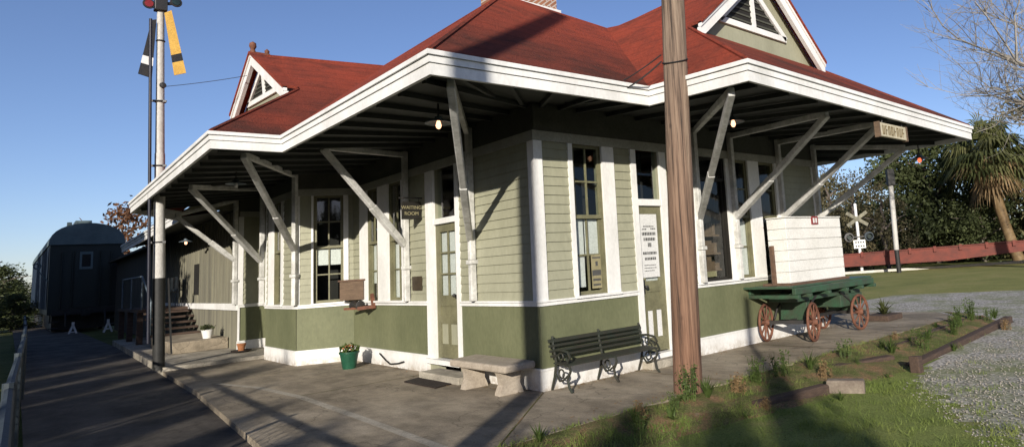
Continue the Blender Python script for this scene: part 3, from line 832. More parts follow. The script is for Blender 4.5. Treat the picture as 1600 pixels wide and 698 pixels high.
brace((3.06, 0, 2.12), (1.1, -2.38, 3.34), (0, -1))
brace((4.0, 0, 2.12), (3.35, -2.3, 3.34), (0, -1))
brace((5.43, 0, 2.12), (4.65, -2.45, 3.31), (0, -1))
brace((6.68, 0, 2.12), (6.95, -1.80, 3.22), (0, -1))
# posts under the freight end of the eave
# stovepipe on the freight roof
mb = MB(); mb.tube([(-1.2, 17, 3.3), (-1.22, 17, 4.45)], .04, 8); mb.build('vent_pipe', 'metal', D, True)
# wires stapled under the eave are separate things below

# ------------------------------------------------------------------ signs, notices and fittings
def flat_sign(name, f, s0, s1, z0, z1, d, th, mat, label, cat):
    mb = MB(); f.box(mb, s0, s1, z0, z1, d, d + th); o = mb.build(name, mat, bevel=.004); return tag(o, label, cat)
# waiting room sign hung out from the wall by the brace (faces the street end)
t = empty('hanging_sign', 'small black waiting room sign hung from the wall left of the platform door', 'sign', (-.2, 3.12, 2.3))
mb = MB(); mb.box(-.36, 3.105, 2.38, -.04, 3.13, 2.66); mb.build('sign_board', 'signdark', t, bevel=.006)
mb = MB(); mb.tube([(0, 3.118, 2.72), (-.4, 3.118, 2.72)], .012, 8)
for x in (-.33, -.07): mb.tube([(x, 3.118, 2.72), (x, 3.118, 2.66)], .005, 6)
mb.build('bracket', 'black', t)
FS = Fac((0, 3.105), (-1, 0), (0, -1))
text_part('lettering', 'WAITING', .078, 'tan', FS.mtx(.2, .001, 2.565), t)
text_part('lettering', 'ROOM', .078, 'tan', FS.mtx(.2, .001, 2.47), t)
flat_sign('wall_plaque', FL, 3.15, 3.47, 1.26, 1.48, .024, .02, 'bronze', 'small dark square plaque on the siding beside the platform door', 'plaque')
# notice on the street door
t = empty('door_notice', 'large white printed notice on the glass of the street end door', 'notice', (2.0, .03, 1.2))
mb = MB(); FR.box(mb, 1.80, 2.165, 1.25, 2.17, -.009, -.005); mb.build('sheet', 'paper', t)
mb = MB(); rr = random.Random(3)
for z, a, b, h in ((1.98, .22, .8, .02), (1.94, .15, .4, .02), (1.945, .62, .9, .02), (1.86, .12, .88, .045), (1.78, .2, .85, .045), (1.69, .42, .62, .06), (1.58, .12, .9, .04), (1.50, .2, .85, .04), (1.42, .15, .8, .012), (1.38, .15, .85, .012), (1.34, .15, .7, .012)):
    s = a
    while s < b:
        w_ = rr.uniform(.03, .09); FR.box(mb, 1.80 + .365 * s, 1.80 + .365 * min(s + w_, b), z, z + h, -.0052, -.0035); s += w_ + .025
mb.build('print', 'ink', t)
# card in the street window
t = empty('window_card', 'buff card printed with dark rows in the corner of the street window', 'notice', (1.0, .06, 1.2))
mb = MB(); FR.box(mb, .895, 1.065, 1.17, 1.62, -.048, -.044); mb.build('card', 'tan', t)
mb = MB()
for z, h, a, b in ((1.57, .02, .1, .95), (1.47, .06, .42, .66), (1.34, .075, .05, .95), (1.27, .03, .1, .9), (1.205, .025, .1, .9)):
    FR.box(mb, .895 + .17 * a, .895 + .17 * b, z, z + h, -.0442, -.0425)
mb.build('print', 'ink', t)
# things standing inside the big dark window
t = empty('window_display', 'dim brown papers and bottles standing inside the big dark street window', 'display', (3.5, .25, 1.1))
mb = MB(); rr = random.Random(5)
for z in (1.28, 1.55, 1.85):
    s = 3.2
    while s < 3.8:
        w_ = rr.uniform(.04, .11); FR.box(mb, s, s + w_, z, z + rr.uniform(.1, .22), -.32, -.24); s += w_ + rr.uniform(.01, .05)
    FR.box(mb, 3.1, 3.86, z - .03, z, -.36, -.2)
mb.build('shelf_goods', 'brownbox', t)
mb = MB(); FR.box(mb, 3.3, 3.7, 1.16, 1.25, -.19, -.185); mb.build('card', 'tan', t)
# station name board under the eave
t = empty('station_name_board', 'cream station name board with brown lettering hung under the street eave', 'sign', (4.6, -2.64, 3.05))
FN = Fac((0, -2.63), (1, 0), (0, -1))
mb = MB(); FN.box(mb, 4.13, 4.98, 3.045, 3.245, 0, .05); mb.build('board', 'cream', t, bevel=.004)
mb = MB(); FN.box(mb, 4.982, 5.03, 3.03, 3.255, -.02, .055); FN.box(mb, 4.085, 4.128, 3.03, 3.255, -.02, .055); mb.build('end_cap', 'brownbox', t)
mb = MB(); rr = random.Random(11); s = 4.20
for i in range(8):
    w_ = .062
    FN.box(mb, s, s + .018, 3.075, 3.21, .05, .054)
    if i % 3 != 1: FN.box(mb, s + w_ - .018, s + w_, 3.075, 3.21, .05, .0535)
    zz = (3.075, 3.135, 3.192)[i % 3]; FN.box(mb, s + .018, s + w_ - .018 if i % 3 != 1 else s + w_, zz, zz + .018, .05, .053)
    if i % 2: FN.box(mb, s + .018, s + w_ - .018, 3.192, 3.21, .05, .0525)
    s += w_ + .03
mb.build('lettering', 'brownpaint', t)
mb = MB()
for x in (4.25, 4.9): mb.tube([(x, -2.655, 3.25), (x, -2.67, 3.36)], .008, 6)
mb.build('hanger', 'black', t)
# brown bin on the bay sill
t = empty('wooden_shelf_box', 'brown wooden box fixed at the inner corner of the bay window', 'box', (-.2, 5.6, 1.1))
mb = MB(); mb.box(-.46, 5.80, 1.10, -.03, 6.0, 1.42) if False else None
pA = FB1.p(.02, .06, 0); pB = FB1.p(.30, .06, 0)
mb.hexa([(-.31, 5.93, 1.12), (-.05, 5.45, 1.12), (-.05, 5.95, 1.12), (-.24, 6.02, 1.12), (-.31, 5.93, 1.46), (-.05, 5.45, 1.46), (-.05, 5.95, 1.46), (-.24, 6.02, 1.46)])
mb.build('box_body', 'brownbox', t, bevel=.01)
mb = MB(); mb.hexa([(-.34, 5.93, 1.463), (-.03, 5.40, 1.463), (-.03, 5.97, 1.463), (-.25, 6.05, 1.463), (-.34, 5.93, 1.495), (-.03, 5.40, 1.495), (-.03, 5.97, 1.495), (-.25, 6.05, 1.495)])
mb.build('lid', 'deckwood', t)
t = empty('wall_bracket', 'rusty wooden bracket and black spool below the brown box', 'bracket', (-.1, 5.2, .95))
mb = MB(); mb.bar((-.06, 4.98, .96), (-.06, 5.06, 1.22), .05, .06); mb.bar((-.06, 5.0, 1.0), (-.30, 5.1, .98), .05, .06); mb.bar((-.08, 5.12, .98), (-.3, 5.7, .97), .05, .04)
mb.build('arm', 'rust', t)
mb = MB(); mb.lathe([(.06, -.17), (.085, -.16), (.05, -.1), (.05, .1), (.085, .16), (.06, .17)], (-.2, 5.38, 1.03), 14, axis='y'); mb.build('spool', 'black', t, True)

# eave lamps
def make_lamp(loc, label, bulb, drop=.28):
    t = empty('eave_lamp', label, 'lamp', loc, 'bell lamps hung under the eaves')
    x, y, z = loc
    mb = MB(); mb.tube([(x, y, z + .06), (x, y, z + drop)], .012, 8); mb.build('stem', 'black', t)
    mb = MB(); mb.lathe([(.015, .07), (.04, .065), (.05, .03), (.15, -.005), (.158, -.018), (.145, -.014), (.045, .02), (.012, .05)], loc, 20); mb.build('shade', 'metal', t, True)
    mb = MB(); mb.lathe([(.012, .03), (.025, -.01), (.034, -.045), (.022, -.075), (.004, -.085)], loc, 12); mb.build('bulb', bulb, t, True)
    return t
make_lamp((-1.2, .19, 3.27), 'bell lamp with glowing bulb by the near corner brace', 'bulb')
make_lamp((2.25, -1.5, 3.30), 'bell lamp with glowing bulb just right of the utility pole', 'bulb')
make_lamp((-2.0, 6.0, 3.27), 'unlit bell lamp above the bay window', 'paper', .2)
make_lamp((-1.45, 13.6, 2.75), 'small glowing lamp far back by the freight end', 'bulb', .45)
make_lamp((7.28, -1.9, 3.04), 'red glowing lamp under the far right end of the eave', 'redbulb', .3)

# ------------------------------------------------------------------ wires
def wire(name, pts, r, label):
    a, b, sag = pts
    a = Vector(a); b = Vector(b)
    P = [a.lerp(b, i / 14) - Vector((0, 0, sag * 4 * (i / 14) * (1 - i / 14))) for i in range(15)]
    mb = MB(); mb.tube(P, r, 5); return tag(mb.build(name, 'cable', None, True), label, 'wire')
wire('service_cable', ((.78, -1.62, 3.86), (.16, -.5, 3.52), .16), .010, 'lower black cable looping from the utility pole under the eave')
wire('service_cable', ((.80, -1.60, 3.95), (.3, -.4, 3.56), .08), .008, 'upper black cable running from the utility pole to the soffit')
wire('signal_wire', ((-2.70, 8.84, 5.56), (-1.42, 7.9, 5.75), .02), .006, 'thin wire from the semaphore mast to the left gable')

# ------------------------------------------------------------------ utility pole
t = empty('utility_pole', 'thick brown wooden utility pole standing in front of the depot', 'pole', (.81, -1.63, GZ))
mb = MB()
mb.tube([Vector((.81, -1.63, GZ - .1)).lerp(Vector((1.0, -1.86, 8.8)), i / 12) for i in range(13)], [.168 - .05 * i / 12 for i in range(13)], 20)
mb.build('shaft', 'polewood', t, True)
mb = MB()
c = Vector((.81, -1.63, GZ)).lerp(Vector((1.0, -1.86, 8.8)), (3.85 - GZ) / (8.8 - GZ))
ring = [c + Vector((math.cos(a) * .153, math.sin(a) * .153, .06 * math.cos(a - .5))) for a in [2 * math.pi * k / 20 for k in range(21)]]
mb.tube(ring, .009, 6); mb.build('wire_band', 'cable', t)

# ------------------------------------------------------------------ semaphore signal
t = empty('semaphore_signal', 'tall white train order semaphore mast with black base and two lowered blades', 'signal', (-2.61, 8.84, .07))
def mx_(z): return -2.61 - .021 * (z - .07)
mb = MB(); mb.tube([(mx_(0), 8.84, .03), (mx_(1.76), 8.84, 1.76)], .098, 16); mb.build('mast_base', 'mastblack', t, True)
mb = MB(); mb.tube([(mx_(1.762), 8.84, 1.762), (mx_(4.2), 8.84, 4.2)], [.098, .085], 16); mb.tube([(mx_(4.2), 8.84, 4.2), (mx_(7.15), 8.85, 7.15)], [.078, .062], 16); mb.build('mast', 'mast', t, True)
mb = MB(); mb.tube([(-2.93, 8.74, 6.9), (-2.86, 8.72, 3.6), (-2.80, 8.72, .55)], .027, 8); mb.build('operating_rod', 'rod', t, True)
mb = MB()
for z in (5.25, 3.95, 2.45): mb.bar((mx_(z) - .16, 8.84, z), (mx_(z) + .09, 8.74, z), .03, .04); mb.torus((mx_(z), 8.84, z), .085, .018, 'z', 20, 6)
mb.torus((mx_(6.5), 8.84, 6.5), .068, .014, 'z', 20, 6)
mb.build('clamp', 'black', t)
mb = MB(); mb.lathe([(.0, -.04), (.05, -.03), (.06, 0), (.05, .03), (0, .04)], (mx_(5.57) + .03, 8.75, 5.57), 14, axis='y'); mb.build('knob', 'black', t, True)
def blade(pts, y, th):
    mb = MB(); A = [Vector((p[0], y, p[1])) for p in pts]; B = [p + Vector((0, th, 0)) for p in A]
    mb.hexa(A + B); return mb
def lerp2(a, b, k): return (a[0] + (b[0] - a[0]) * k, a[1] + (b[1] - a[1]) * k)
lt0, lt1, lb0, lb1 = (-2.90, 6.92), (-2.82, 6.95), (-3.085, 5.78), (-2.862, 5.72)
rt0, rt1, rb0, rb1 = (-2.715, 7.06), (-2.60, 7.14), (-2.52, 5.79), (-2.325, 5.87)
def band(T0, T1, B0, B1, k0, k1, y, mat, nm, par):
    o = blade([lerp2(T0, B0, k0), lerp2(T1, B1, k0), lerp2(T1, B1, k1), lerp2(T0, B0, k1)], y, .025).build(nm, mat, par); return o
bl1 = band(lt0, lt1, lb0, lb1, 0, .66, 8.86, 'black', 'blade', t); bl1['label'] = 'black semaphore blade with a white band'
band(lt0, lt1, lb0, lb1, .66, .80, 8.8605, 'white', 'blade_stripe', bl1); band(lt0, lt1, lb0, lb1, .80, 1., 8.86, 'black', 'blade_tip', bl1)
bl2 = band(rt0, rt1, rb0, rb1, 0, .68, 8.70, 'yellow', 'blade', t); bl2['label'] = 'yellow semaphore blade with a black band'
band(rt0, rt1, rb0, rb1, .68, .80, 8.6995, 'black', 'blade_stripe', bl2); band(rt0, rt1, rb0, rb1, .80, 1., 8.70, 'yellow', 'blade_tip', bl2)
mb = MB(); mb.box(-2.87, 8.72, 7.12, -2.66, 8.92, 7.38); mb.bar((-2.96, 8.78, 7.2), (-2.52, 8.78, 7.33), .05, .06); mb.build('lamp_case', 'black', t, bevel=.01)
for nm, x, z, m_ in (('lens', -2.965, 7.21, 'redglass'), ('lens', -2.52, 7.345, 'greenglass')):
    mb = MB(); mb.lathe([(.0, -.03), (.07, -.028), (.078, 0), (.07, .03), (0, .034)], (x, 8.75, z), 18, axis='y'); l = mb.build(nm, m_, t, True)
    mb = MB(); mb.torus((x, 8.75, z), .085, .02, 'y', 20, 6); mb.build('lens_rim', 'black', l)
mb = MB(); mb.bar((-2.50, 8.84, 1.75), (-2.42, 8.80, .3), .02, .03); mb.build('stay', 'mastblack', t)

# ------------------------------------------------------------------ benches
t = empty('stone_bench', 'low cast stone bench with two pedestal legs by the track side wall', 'bench', (-.3, .7, 0))
mb = MB(); mb.hexa([(-.53, .02, .285), (-.06, .06, .285), (-.06, 1.46, .285), (-.53, 1.36, .285), (-.53, .02, .375), (-.06, .06, .375), (-.06, 1.46, .375), (-.53, 1.36, .375)])
mb.build('seat', 'stone', t, bevel=.025)
for y in (.3, 1.13):
    mb = MB()
    prof = [(.0, .17), (.05, .155), (.12, .12), (.2, .13), (.28, .165)]
    for (z0, w0), (z1, w1) in zip(prof, prof[1:]):
        mb.hexa([(-.3 - w0, y - .06, z0), (-.3 + w0, y - .06, z0), (-.3 + w0, y + .06, z0), (-.3 - w0, y + .06, z0), (-.3 - w1, y - .06, z1), (-.3 + w1, y - .06, z1), (-.3 + w1, y + .06, z1), (-.3 - w1, y + .06, z1)])
    mb.build('leg', 'stone', t)
t = empty('slatted_bench', 'black iron slatted bench with scrolled ends against the street end wall', 'bench', (.9, -.25, 0))
mb = MB()
for i, (z, y) in enumerate(((.595, -.09), (.535, -.10), (.475, -.115), (.415, -.13))): mb.box(.03, y - .012, z - (.022 if i == 0 else .016), 1.60, y + .012, z + (.022 if i == 0 else .014))
mb.build('backrest', 'benchpaint', t, bevel=.004)
mb = MB()
for i in range(5): mb.box(.05, -.19 - i * .055, .325 - .004 * i, 1.62, -.15 - i * .055, .343 - .004 * i)
mb.build('seat', 'benchpaint', t, bevel=.004)
for x in (.10, .84, 1.58):
    mb = MB(); r_ = .016
    mb.tube([(x, -.08, .65), (x, -.10, .5), (x, -.14, .34), (x, -.10, .17), (x, -.03, .0)], r_, 8)
    mb.tube([(x, -.14, .33), (x, -.28, .32), (x, -.40, .315), (x, -.42, .25), (x, -.36, .16), (x, -.38, .06), (x, -.44, 0)], r_, 8)
    mb.tube([(x, -.12, .2), (x, -.2, .12), (x, -.28, .14), (x, -.37, .2)], r_ * .8, 8)
    if x != .84:
        mb.tube([(x, -.10, .48), (x, -.25, .49), (x, -.38, .47), (x, -.42, .41), (x, -.38, .36), (x, -.34, .40)], r_, 8)
        mb.torus((x, -.24, .41), .045, .01, 'x', 16, 6)
    mb.torus((x, -.24, .21), .05, .011, 'x', 16, 6)
    mb.build('leg', 'benchpaint', t, True)

# ------------------------------------------------------------------ doorway, pots
mb = MB(); mb.box(-.36, 1.45, 0, -.034, 2.62, .10); tag(mb.build('door_step', 'concrete2', bevel=.012), 'low concrete step below the platform door', 'step')
mb = MB(); mb.hexa([(-.64, 1.55, .004), (-.37, 1.62, .004), (-.37, 2.62, .004), (-.64, 2.5, .004), (-.64, 1.55, .02), (-.37, 1.62, .02), (-.37, 2.62, .02), (-.64, 2.5, .02)])
tag(mb.build('door_mat', 'rubber', bevel=.003), 'dark brown mat lying in front of the platform door step', 'mat')
mb = MB(); mb.box(1.65, -.24, 0, 2.42, -.034, .11); tag(mb.build('door_step', 'concrete2', bevel=.012), 'concrete step at the street end door behind the slatted bench', 'step')

def leafball(n, rx, rz, size, seed, flat=.0):
    """many small leaf quads spread through clumps"""
    rr = random.Random(seed); mb = MB()
    for _ in range(n):
        th = rr.uniform(0, 6.283); u = rr.uniform(-1, 1); r = rr.random() ** .4
        c = Vector((math.cos(th) * math.sqrt(1 - u * u) * rx * r, math.sin(th) * math.sqrt(1 - u * u) * rx * r, u * rz * r))
        leafquad(mb, c, size * rr.uniform(.6, 1.4), rr)
    return mb
def leafquad(mb, c, s, rr, asp=.55):
    d = Vector((rr.gauss(0, 1), rr.gauss(0, 1), rr.gauss(0, .7))).normalized()
    e = d.cross(Vector((rr.gauss(0, 1), rr.gauss(0, 1), rr.gauss(0, 1)))).normalized()
    d = d * s; e = e * s * asp
    mb.add([c - d, c + e * .8, c + d, c - e * .8], [(0, 1, 2, 3)])

t = empty('flower_pot', 'green flower pot with small plants against the bay wall', 'flower pot', (-.5, 4.95, 0))
mb = MB(); mb.lathe([(.105, 0), (.15, .25), (.165, .255), (.165, .285), (.145, .285), (.14, .24)], (-.5, 4.95, 0), 22); mb.build('pot', 'potgreen', t, True)
mb = MB(); m0 = leafball(150, .17, .09, .035, 4); mb.add([(v[0] - .5, v[1] + 4.95, v[2] + .33) for v in m0.v], m0.f); mb.build('plant', 'weed', t)
mb = MB(); m0 = leafball(26, .13, .05, .03, 5); mb.add([(v[0] - .53, v[1] + 4.9, v[2] + .36) for v in m0.v], m0.f); mb.build('flower', 'terracotta', t)
mb = MB(); mb.tube([(-.06, 4.75, .2), (-.06, 4.5, .1), (-.07, 4.3, .05), (-.06, 4.0, .08), (-.06, 3.8, .12)], .012, 6); tag(mb.build('hose', 'cable', None, True), 'dark hose curving along the white skirting near the flower pot', 'hose')
t = empty('clay_pot', 'small terracotta pot on a dark saucer by the recessed corner', 'flower pot', (-.98, 9.95, .07))
mb = MB(); mb.lathe([(.14, 0), (.2, .03), (.2, .05), (.13, .03)], (-.98, 9.95, .07), 18); mb.build('saucer', 'rubber', t, True)
mb = MB(); mb.lathe([(.06, .03), (.085, .16), (.095, .165), (.09, .19), (.07, .19)], (-.98, 9.95, .07), 16); mb.build('pot', 'terracotta', t, True)
t = empty('white_pot', 'white pot with dark leaves on the low freight slab', 'flower pot', (-1.25, 11.9, .33))
mb = MB(); mb.lathe([(.09, 0), (.13, .18), (.14, .2), (.11, .2)], (-1.25, 11.9, .33), 16); mb.build('pot', 'white', t, True)
mb = MB(); m0 = leafball(90, .16, .1, .04, 6); mb.add([(v[0] - 1.25, v[1] + 11.9, v[2] + .58) for v in m0.v], m0.f); mb.build('plant', 'leaf', t)

# freight dock, stairs, railing
t = empty('loading_dock', 'dark loading dock with stairs and pipe railing at the freight end', 'loading dock', (-1.5, 16, 0))
mb = MB(); mb.box(-2.0, 11.5, .072, -.9, 14.6, .33); mb.build('low_slab', 'concrete', t, bevel=.015)
mb = MB()
for i in range(5): mb.box(-2.0, 14.65 + i * .3, .33 + i * .14, -.9, 15.0 + i * .3, .38 + i * .14)
mb.build('stair_tread', 'timber', t)
mb = MB(); mb.box(-2.1, 16.2, .95, -.88, 20.6, 1.03); mb.build('deck', 'timber', t)
for y in (16.4, 18.4, 20.4):
    mb = MB(); mb.box(-2.08, y, .07, -1.94, y + .14, .95); mb.build('post', 'timber', t)
mb = MB()
mb.tube([(-2.0, 14.7, 1.25), (-2.0, 16.3, 1.95), (-2.0, 20.5, 1.95)], .025, 8)
for y, z0, z1 in ((14.7, .38, 1.25), (16.3, 1.03, 1.95), (18.4, 1.03, 1.95), (20.5, 1.03, 1.95)): mb.tube([(-2.0, y, z0), (-2.0, y, z1)], .025, 8)
mb.build('railing', 'metal', t, True)
for i, (x, y) in enumerate(((-1.3, 16.9), (-1.3, 17.7))):
    c_ = empty('dock_chair', ('dark metal chair on the loading dock nearest the stairs', 'dark metal chair on the loading dock farther from the stairs')[i], 'chair', (x, y, 1.03), 'chairs on the loading dock')
    mb = MB(); mb.box(x - .22, y - .22, 1.45, x + .22, y + .22, 1.48); mb.build('seat', 'black', c_)
    mb = MB(); mb.box(x + .19, y - .22, 1.55, x + .22, y + .22, 1.9); mb.build('backrest', 'black', c_)
    for sx in (-.2, .2):
        for sy in (-.2, .2):
            mb = MB(); mb.tube([(x + sx, y + sy, 1.03), (x + sx, y + sy, 1.55 if sx > 0 else 1.45)], .014, 6); mb.build('leg', 'metal', c_)

# ------------------------------------------------------------------ baggage wagon and crate
t = empty('baggage_wagon', 'green four wheeled baggage wagon with rusty spoked wheels', 'wagon', (5.5, -.5, 0))
def spoked(c, r, yaw, nm='wheel'):
    cy, sy = math.cos(yaw), math.sin(yaw)
    def tr(m): 
        m.v = [(c[0] + v[0] * cy - v[1] * sy, c[1] + v[0] * sy + v[1] * cy, c[2] + v[2]) for v in m.v]; return m
    mb = MB(); mb.torus((0, 0, 0), r - .022, .024, 'y', 32, 8); w = tr(mb).build(nm, 'rust', t, True)
    mb = MB()
    for k in range(10):
        a = 2 * math.pi * k / 10; mb.tube([(.04 * math.cos(a), 0, .04 * math.sin(a)), ((r - .03) * math.cos(a), 0, (r - .03) * math.sin(a))], [.016, .012], 6)
    tr(mb).build('spoke', 'rust', w)
    mb = MB(); mb.lathe([(.03, -.08), (.05, -.06), (.06, 0), (.05, .06), (.03, .08)], (0, 0, 0), 14, axis='y'); tr(mb).build('hub', 'rust', w, True)
YF = R(14)
spoked((4.56, -.10, .32), .32, YF); spoked((4.80, -.87, .32), .32, YF); spoked((6.38, -.10, .32), .32, 0); spoked((6.42, -.85, .32), .32, 0)
mb = MB(); mb.bar((4.52, -.02, .32), (4.83, -.95, .32), .06, .06); mb.bar((6.38, .0, .32), (6.42, -.95, .32), .06, .06); mb.bar((4.68, -.5, .34), (6.4, -.5, .34), .06, .05); mb.build('axle', 'black', t)
mb = MB()
A, B, Cc, Dd = (4.25, .02), (4.25, -.94), (6.9, -.94), (6.9, .02)
mb.box(4.25, -.94, .80, 6.9, -.87, .90); mb.box(4.25, -.05, .80, 6.9, .02, .90)
for x in (4.25, 4.6, 5.2, 5.8, 6.35, 6.82): mb.box(x, -.98, .74, x + .08, .06, .798)
mb.build('frame', 'greenpaint', t, bevel=.008)
mb = MB(); 
for i in range(7): mb.box(4.16, -.86 + i * .115, .902, 6.98, -.86 + i * .115 + .11, .935)
mb.box(4.12, -.96, .903, 4.158, .04, .94)
mb.build('deck', 'greenpaint', t, bevel=.004)
mb = MB(); mb.hexa([(4.85, -.72, .34), (4.85, -.2, .34), (4.9, -.2, .74), (4.9, -.72, .74), (4.95, -.72, .34), (4.95, -.2, .34), (5.0, -.2, .74), (5.0, -.72, .74)])
mb.box(4.55, -.75, .66, 6.7, -.2, .738); mb.bar((6.3, -.5, .72), (6.4, -.5, .36), .5, .08)
mb.box(5.9, -.78, .45, 6.7, -.18, .66)
mb.build('bolster', 'greenpaint', t, bevel=.008)
for y in (-.78, -.18):
    for P in ([(4.7, y, .36), (4.82, y, .55), (5.1, y, .72)], [(6.4, y, .36), (6.2, y, .55), (5.9, y, .72)]):
        mb = MB(); mb.tube(P, .018, 6); mb.build('spring_bar', 'black', t)
t = empty('white_crate', 'white boarded crate with red label standing on the green wagon', 'crate', (5.4, -.5, .935))
mb = MB(); mb.box(4.42, -.78, .937, 6.3, -.2, .972); mb.build('skid', 'deckwood', t)
mb = MB()
CX0, CX1, CY0, CY1, CZ0 = 4.48, 6.27, -.72, -.34, .974
n_ = 6; hh = 1.075 / n_
for i in range(n_):
    z0 = CZ0 + i * hh
    mb.box(CX0, CY0, z0, CX1, CY1, z0 + hh - .009)
mb.build('boards', 'crate', t, bevel=.006)
mb = MB(); mb.box(CX0 + .02, CY0 + .02, CZ0, CX1 - .02, CY1 - .02, CZ0 + 1.06); mb.build('inner_case', 'crate', t)
mb = MB(); mb.box(CX0 - .01, CY0 - .012, CZ0 + 1.076, CX1 + .01, CY1 + .01, CZ0 + 1.095); mb.build('lid', 'crate', t, bevel=.004)
mb = MB(); mb.box(5.27, CY0 - .018, 1.93, 5.48, CY0 - .004, 2.07); o = mb.build('label', 'redglass', t)
mb = MB(); mb.box(5.31, CY0 - .021, 1.955, 5.36, CY0 - .0185, 2.04); mb.box(5.39, CY0 - .021, 1.955, 5.44, CY0 - .0185, 2.04); mb.build('label_print', 'paper', o)
mb = MB(); mb.box(4.405, -.47, .937, 4.455, -.40, 1.6); tag(mb.build('plank', 'deckwood', bevel=.004), 'dark upright plank leaning by the left end of the white crate', 'plank')

# ------------------------------------------------------------------ timbers
def timber(a, b, w, h, label, mat='timber'):
    t_ = MB(); t_.bar(a, b, w, h); o = t_.build('landscape_timber', mat, bevel=.02)
    return tag(o, label, 'timber', 'old timbers edging the weedy bed')
timber((3.15, -2.1, -.10), (4.2, -2.42, -.10), .16, .13, 'split brown timber at the near end of the weedy bed', 'timber')
timber((3.95, -2.80, -.175), (9.3, -2.42, -.12), .14, .18, 'long dark timber edging the gravel side of the bed')
timber((4.6, -2.08, -.09), (9.0, -1.82, -.07), .12, .12, 'long timber half buried along the concrete side of the bed')
timber((1.0, -2.42, -.13), (2.05, -2.64, -.11), .14, .15, 'short dark timber sunk in the soil left of the grey block')
timber((2.12, -2.62, -.09), (2.3, -3.0, -.09), .16, .18, 'grey weathered timber block at the grass edge', 'greytimber')
mb = MB(); mb.bar((3.66, -3.02, GZ - .1), (3.68, -3.0, .06), .13, .13); tag(mb.build('stake', 'timber', bevel=.015), 'short dark stake at the corner of the weedy bed', 'stake')
mb = MB(); mb.box(7.7, -.75, 0, 8.35, -.25, .11); tag(mb.build('planter_box', 'timber', bevel=.015), 'low timber planter on the concrete beyond the wagon', 'planter')

# ------------------------------------------------------------------ weeds and plants (things)
def rosette(n, L, w, seed, spread=.6, mat='weed'):
    rr = random.Random(seed); mb = MB()
    for i in range(n):
        a = rr.uniform(0, 6.283); el = rr.uniform(spread, 1.5); l = L * rr.uniform(.6, 1.1)
        d = Vector((math.cos(a) * math.cos(el), math.sin(a) * math.cos(el), math.sin(el))); sd = Vector((-math.sin(a), math.cos(a), 0)) * w * rr.uniform(.7, 1.2)
        p0 = Vector((rr.uniform(-.02, .02), rr.uniform(-.02, .02), 0)); p1 = p0 + d * l * .5; p2 = p0 + d * l + Vector((math.cos(a), math.sin(a), 0)) * l * .12 - Vector((0, 0, l * .12))
        mb.add([p0 - sd * .6, p0 + sd * .6, p1 + sd, p1 - sd, p2], [(0, 1, 2, 3), (3, 2, 4)])
    return mb.mesh('weed_leaves', mat)
def stalky(n, H, seed, mat='weed'):
    rr = random.Random(seed); mb = MB()
    for i in range(n):
        a = rr.uniform(0, 6.283); r = rr.uniform(0, .12); x, y = r * math.cos(a), r * math.sin(a)
        h = H * rr.uniform(.5, 1.); dx, dy = rr.uniform(-.2, .2) * h, rr.uniform(-.2, .2) * h
        mb.tube([(x, y, 0), (x + dx * .4, y + dy * .4, h * .5), (x + dx, y + dy, h)], [.005, .004, .002], 4, False)
        for k in range(10):
            q = rr.uniform(.15, 1); c = Vector((x + dx * q, y + dy * q, h * q)) + Vector((rr.uniform(-.04, .04), rr.uniform(-.04, .04), rr.uniform(-.01, .03)))
            leafquad(mb, c, rr.uniform(.015, .035), rr)
    return mb.mesh('weed_stalks', mat)
ros = [rosette(26, .28, .014, 1), rosette(36, .36, .012, 2, .9), stalky(16, .42, 3), stalky(22, .34, 4, 'drygrass'), rosette(20, .2, .018, 5, .3), stalky(24, .5, 6)]
W_ = [((.52, -1.90, GZ), 5, 1.0, 'tall leafy weed clump at the right foot of the utility pole'),
      ((.78, -1.95, GZ), 1, .9, 'grassy tuft just right of the utility pole foot'),
      ((.25, -1.95, GZ), 2, .55, 'low weeds left of the utility pole foot'),
      ((-.3, -2.0, GZ), 3, .7, 'dry rusty weeds in the bed left of the pole'),
      ((.0, -2.15, GZ), 4, 1.0, 'flat broad weed in the shaded soil left of the pole'),
      ((-1.35, -1.82, GZ), 1, .65, 'grass tuft at the bottom edge of the concrete in shade'),
      ((1.2, -2.05, GZ), 3, .8, 'dry brown weeds right of the utility pole'),
      ((1.65, -1.98, GZ), 5, .85, 'tall dark weeds standing at the concrete edge left of the timbers'),
      ((2.15, -2.0, GZ), 2, 1.0, 'green leafy weeds at the concrete edge in the middle of the bed'),
      ((2.7, -2.05, GZ), 1, 1.0, 'grassy weed clump behind the split timber end'),
      ((2.55, -2.35, GZ), 3, .8, 'dry weeds in front of the split timber'),
      ((3.6, -2.05, GZ), 2, .9, 'leafy weeds behind the split timber'),
      ((4.5, -2.3, GZ), 1, 1.0, 'grass tuft between the two long timbers at their near end'),
      ((5.2, -2.45, GZ), 2, 1.0, 'leafy weeds between the two long timbers'),
      ((6.0, -2.2, GZ), 0, 1.1, 'broad leaved weed half way along the long timbers'),
      ((6.8, -2.3, GZ), 5, .9, 'tall weeds along the far half of the timbers'),
      ((7.7, -2.1, GZ), 2, 1.1, 'bushy weeds near the far end of the timbers'),
      ((8.6, -2.0, GZ), 5, 1.0, 'tallest weeds at the far end of the bed'),
      ((9.2, -2.2, GZ), 0, 1.1, 'last broad weed where the bed meets the gravel')]
rw = random.Random(12)
for k in range(26):
    x = rw.uniform(1.4, 9.0) if k > 8 else rw.uniform(-.8, 3.0); y = -1.8 - rw.random() ** 1.5 * .75
    W_.append(((x, y if k % 3 else -2.55 - .02 * k, GZ), rw.choice((0, 1, 2, 4, 4, 3)), rw.uniform(.35, .8), 'small weed tuft scattered over the soil bed between the larger weeds'))
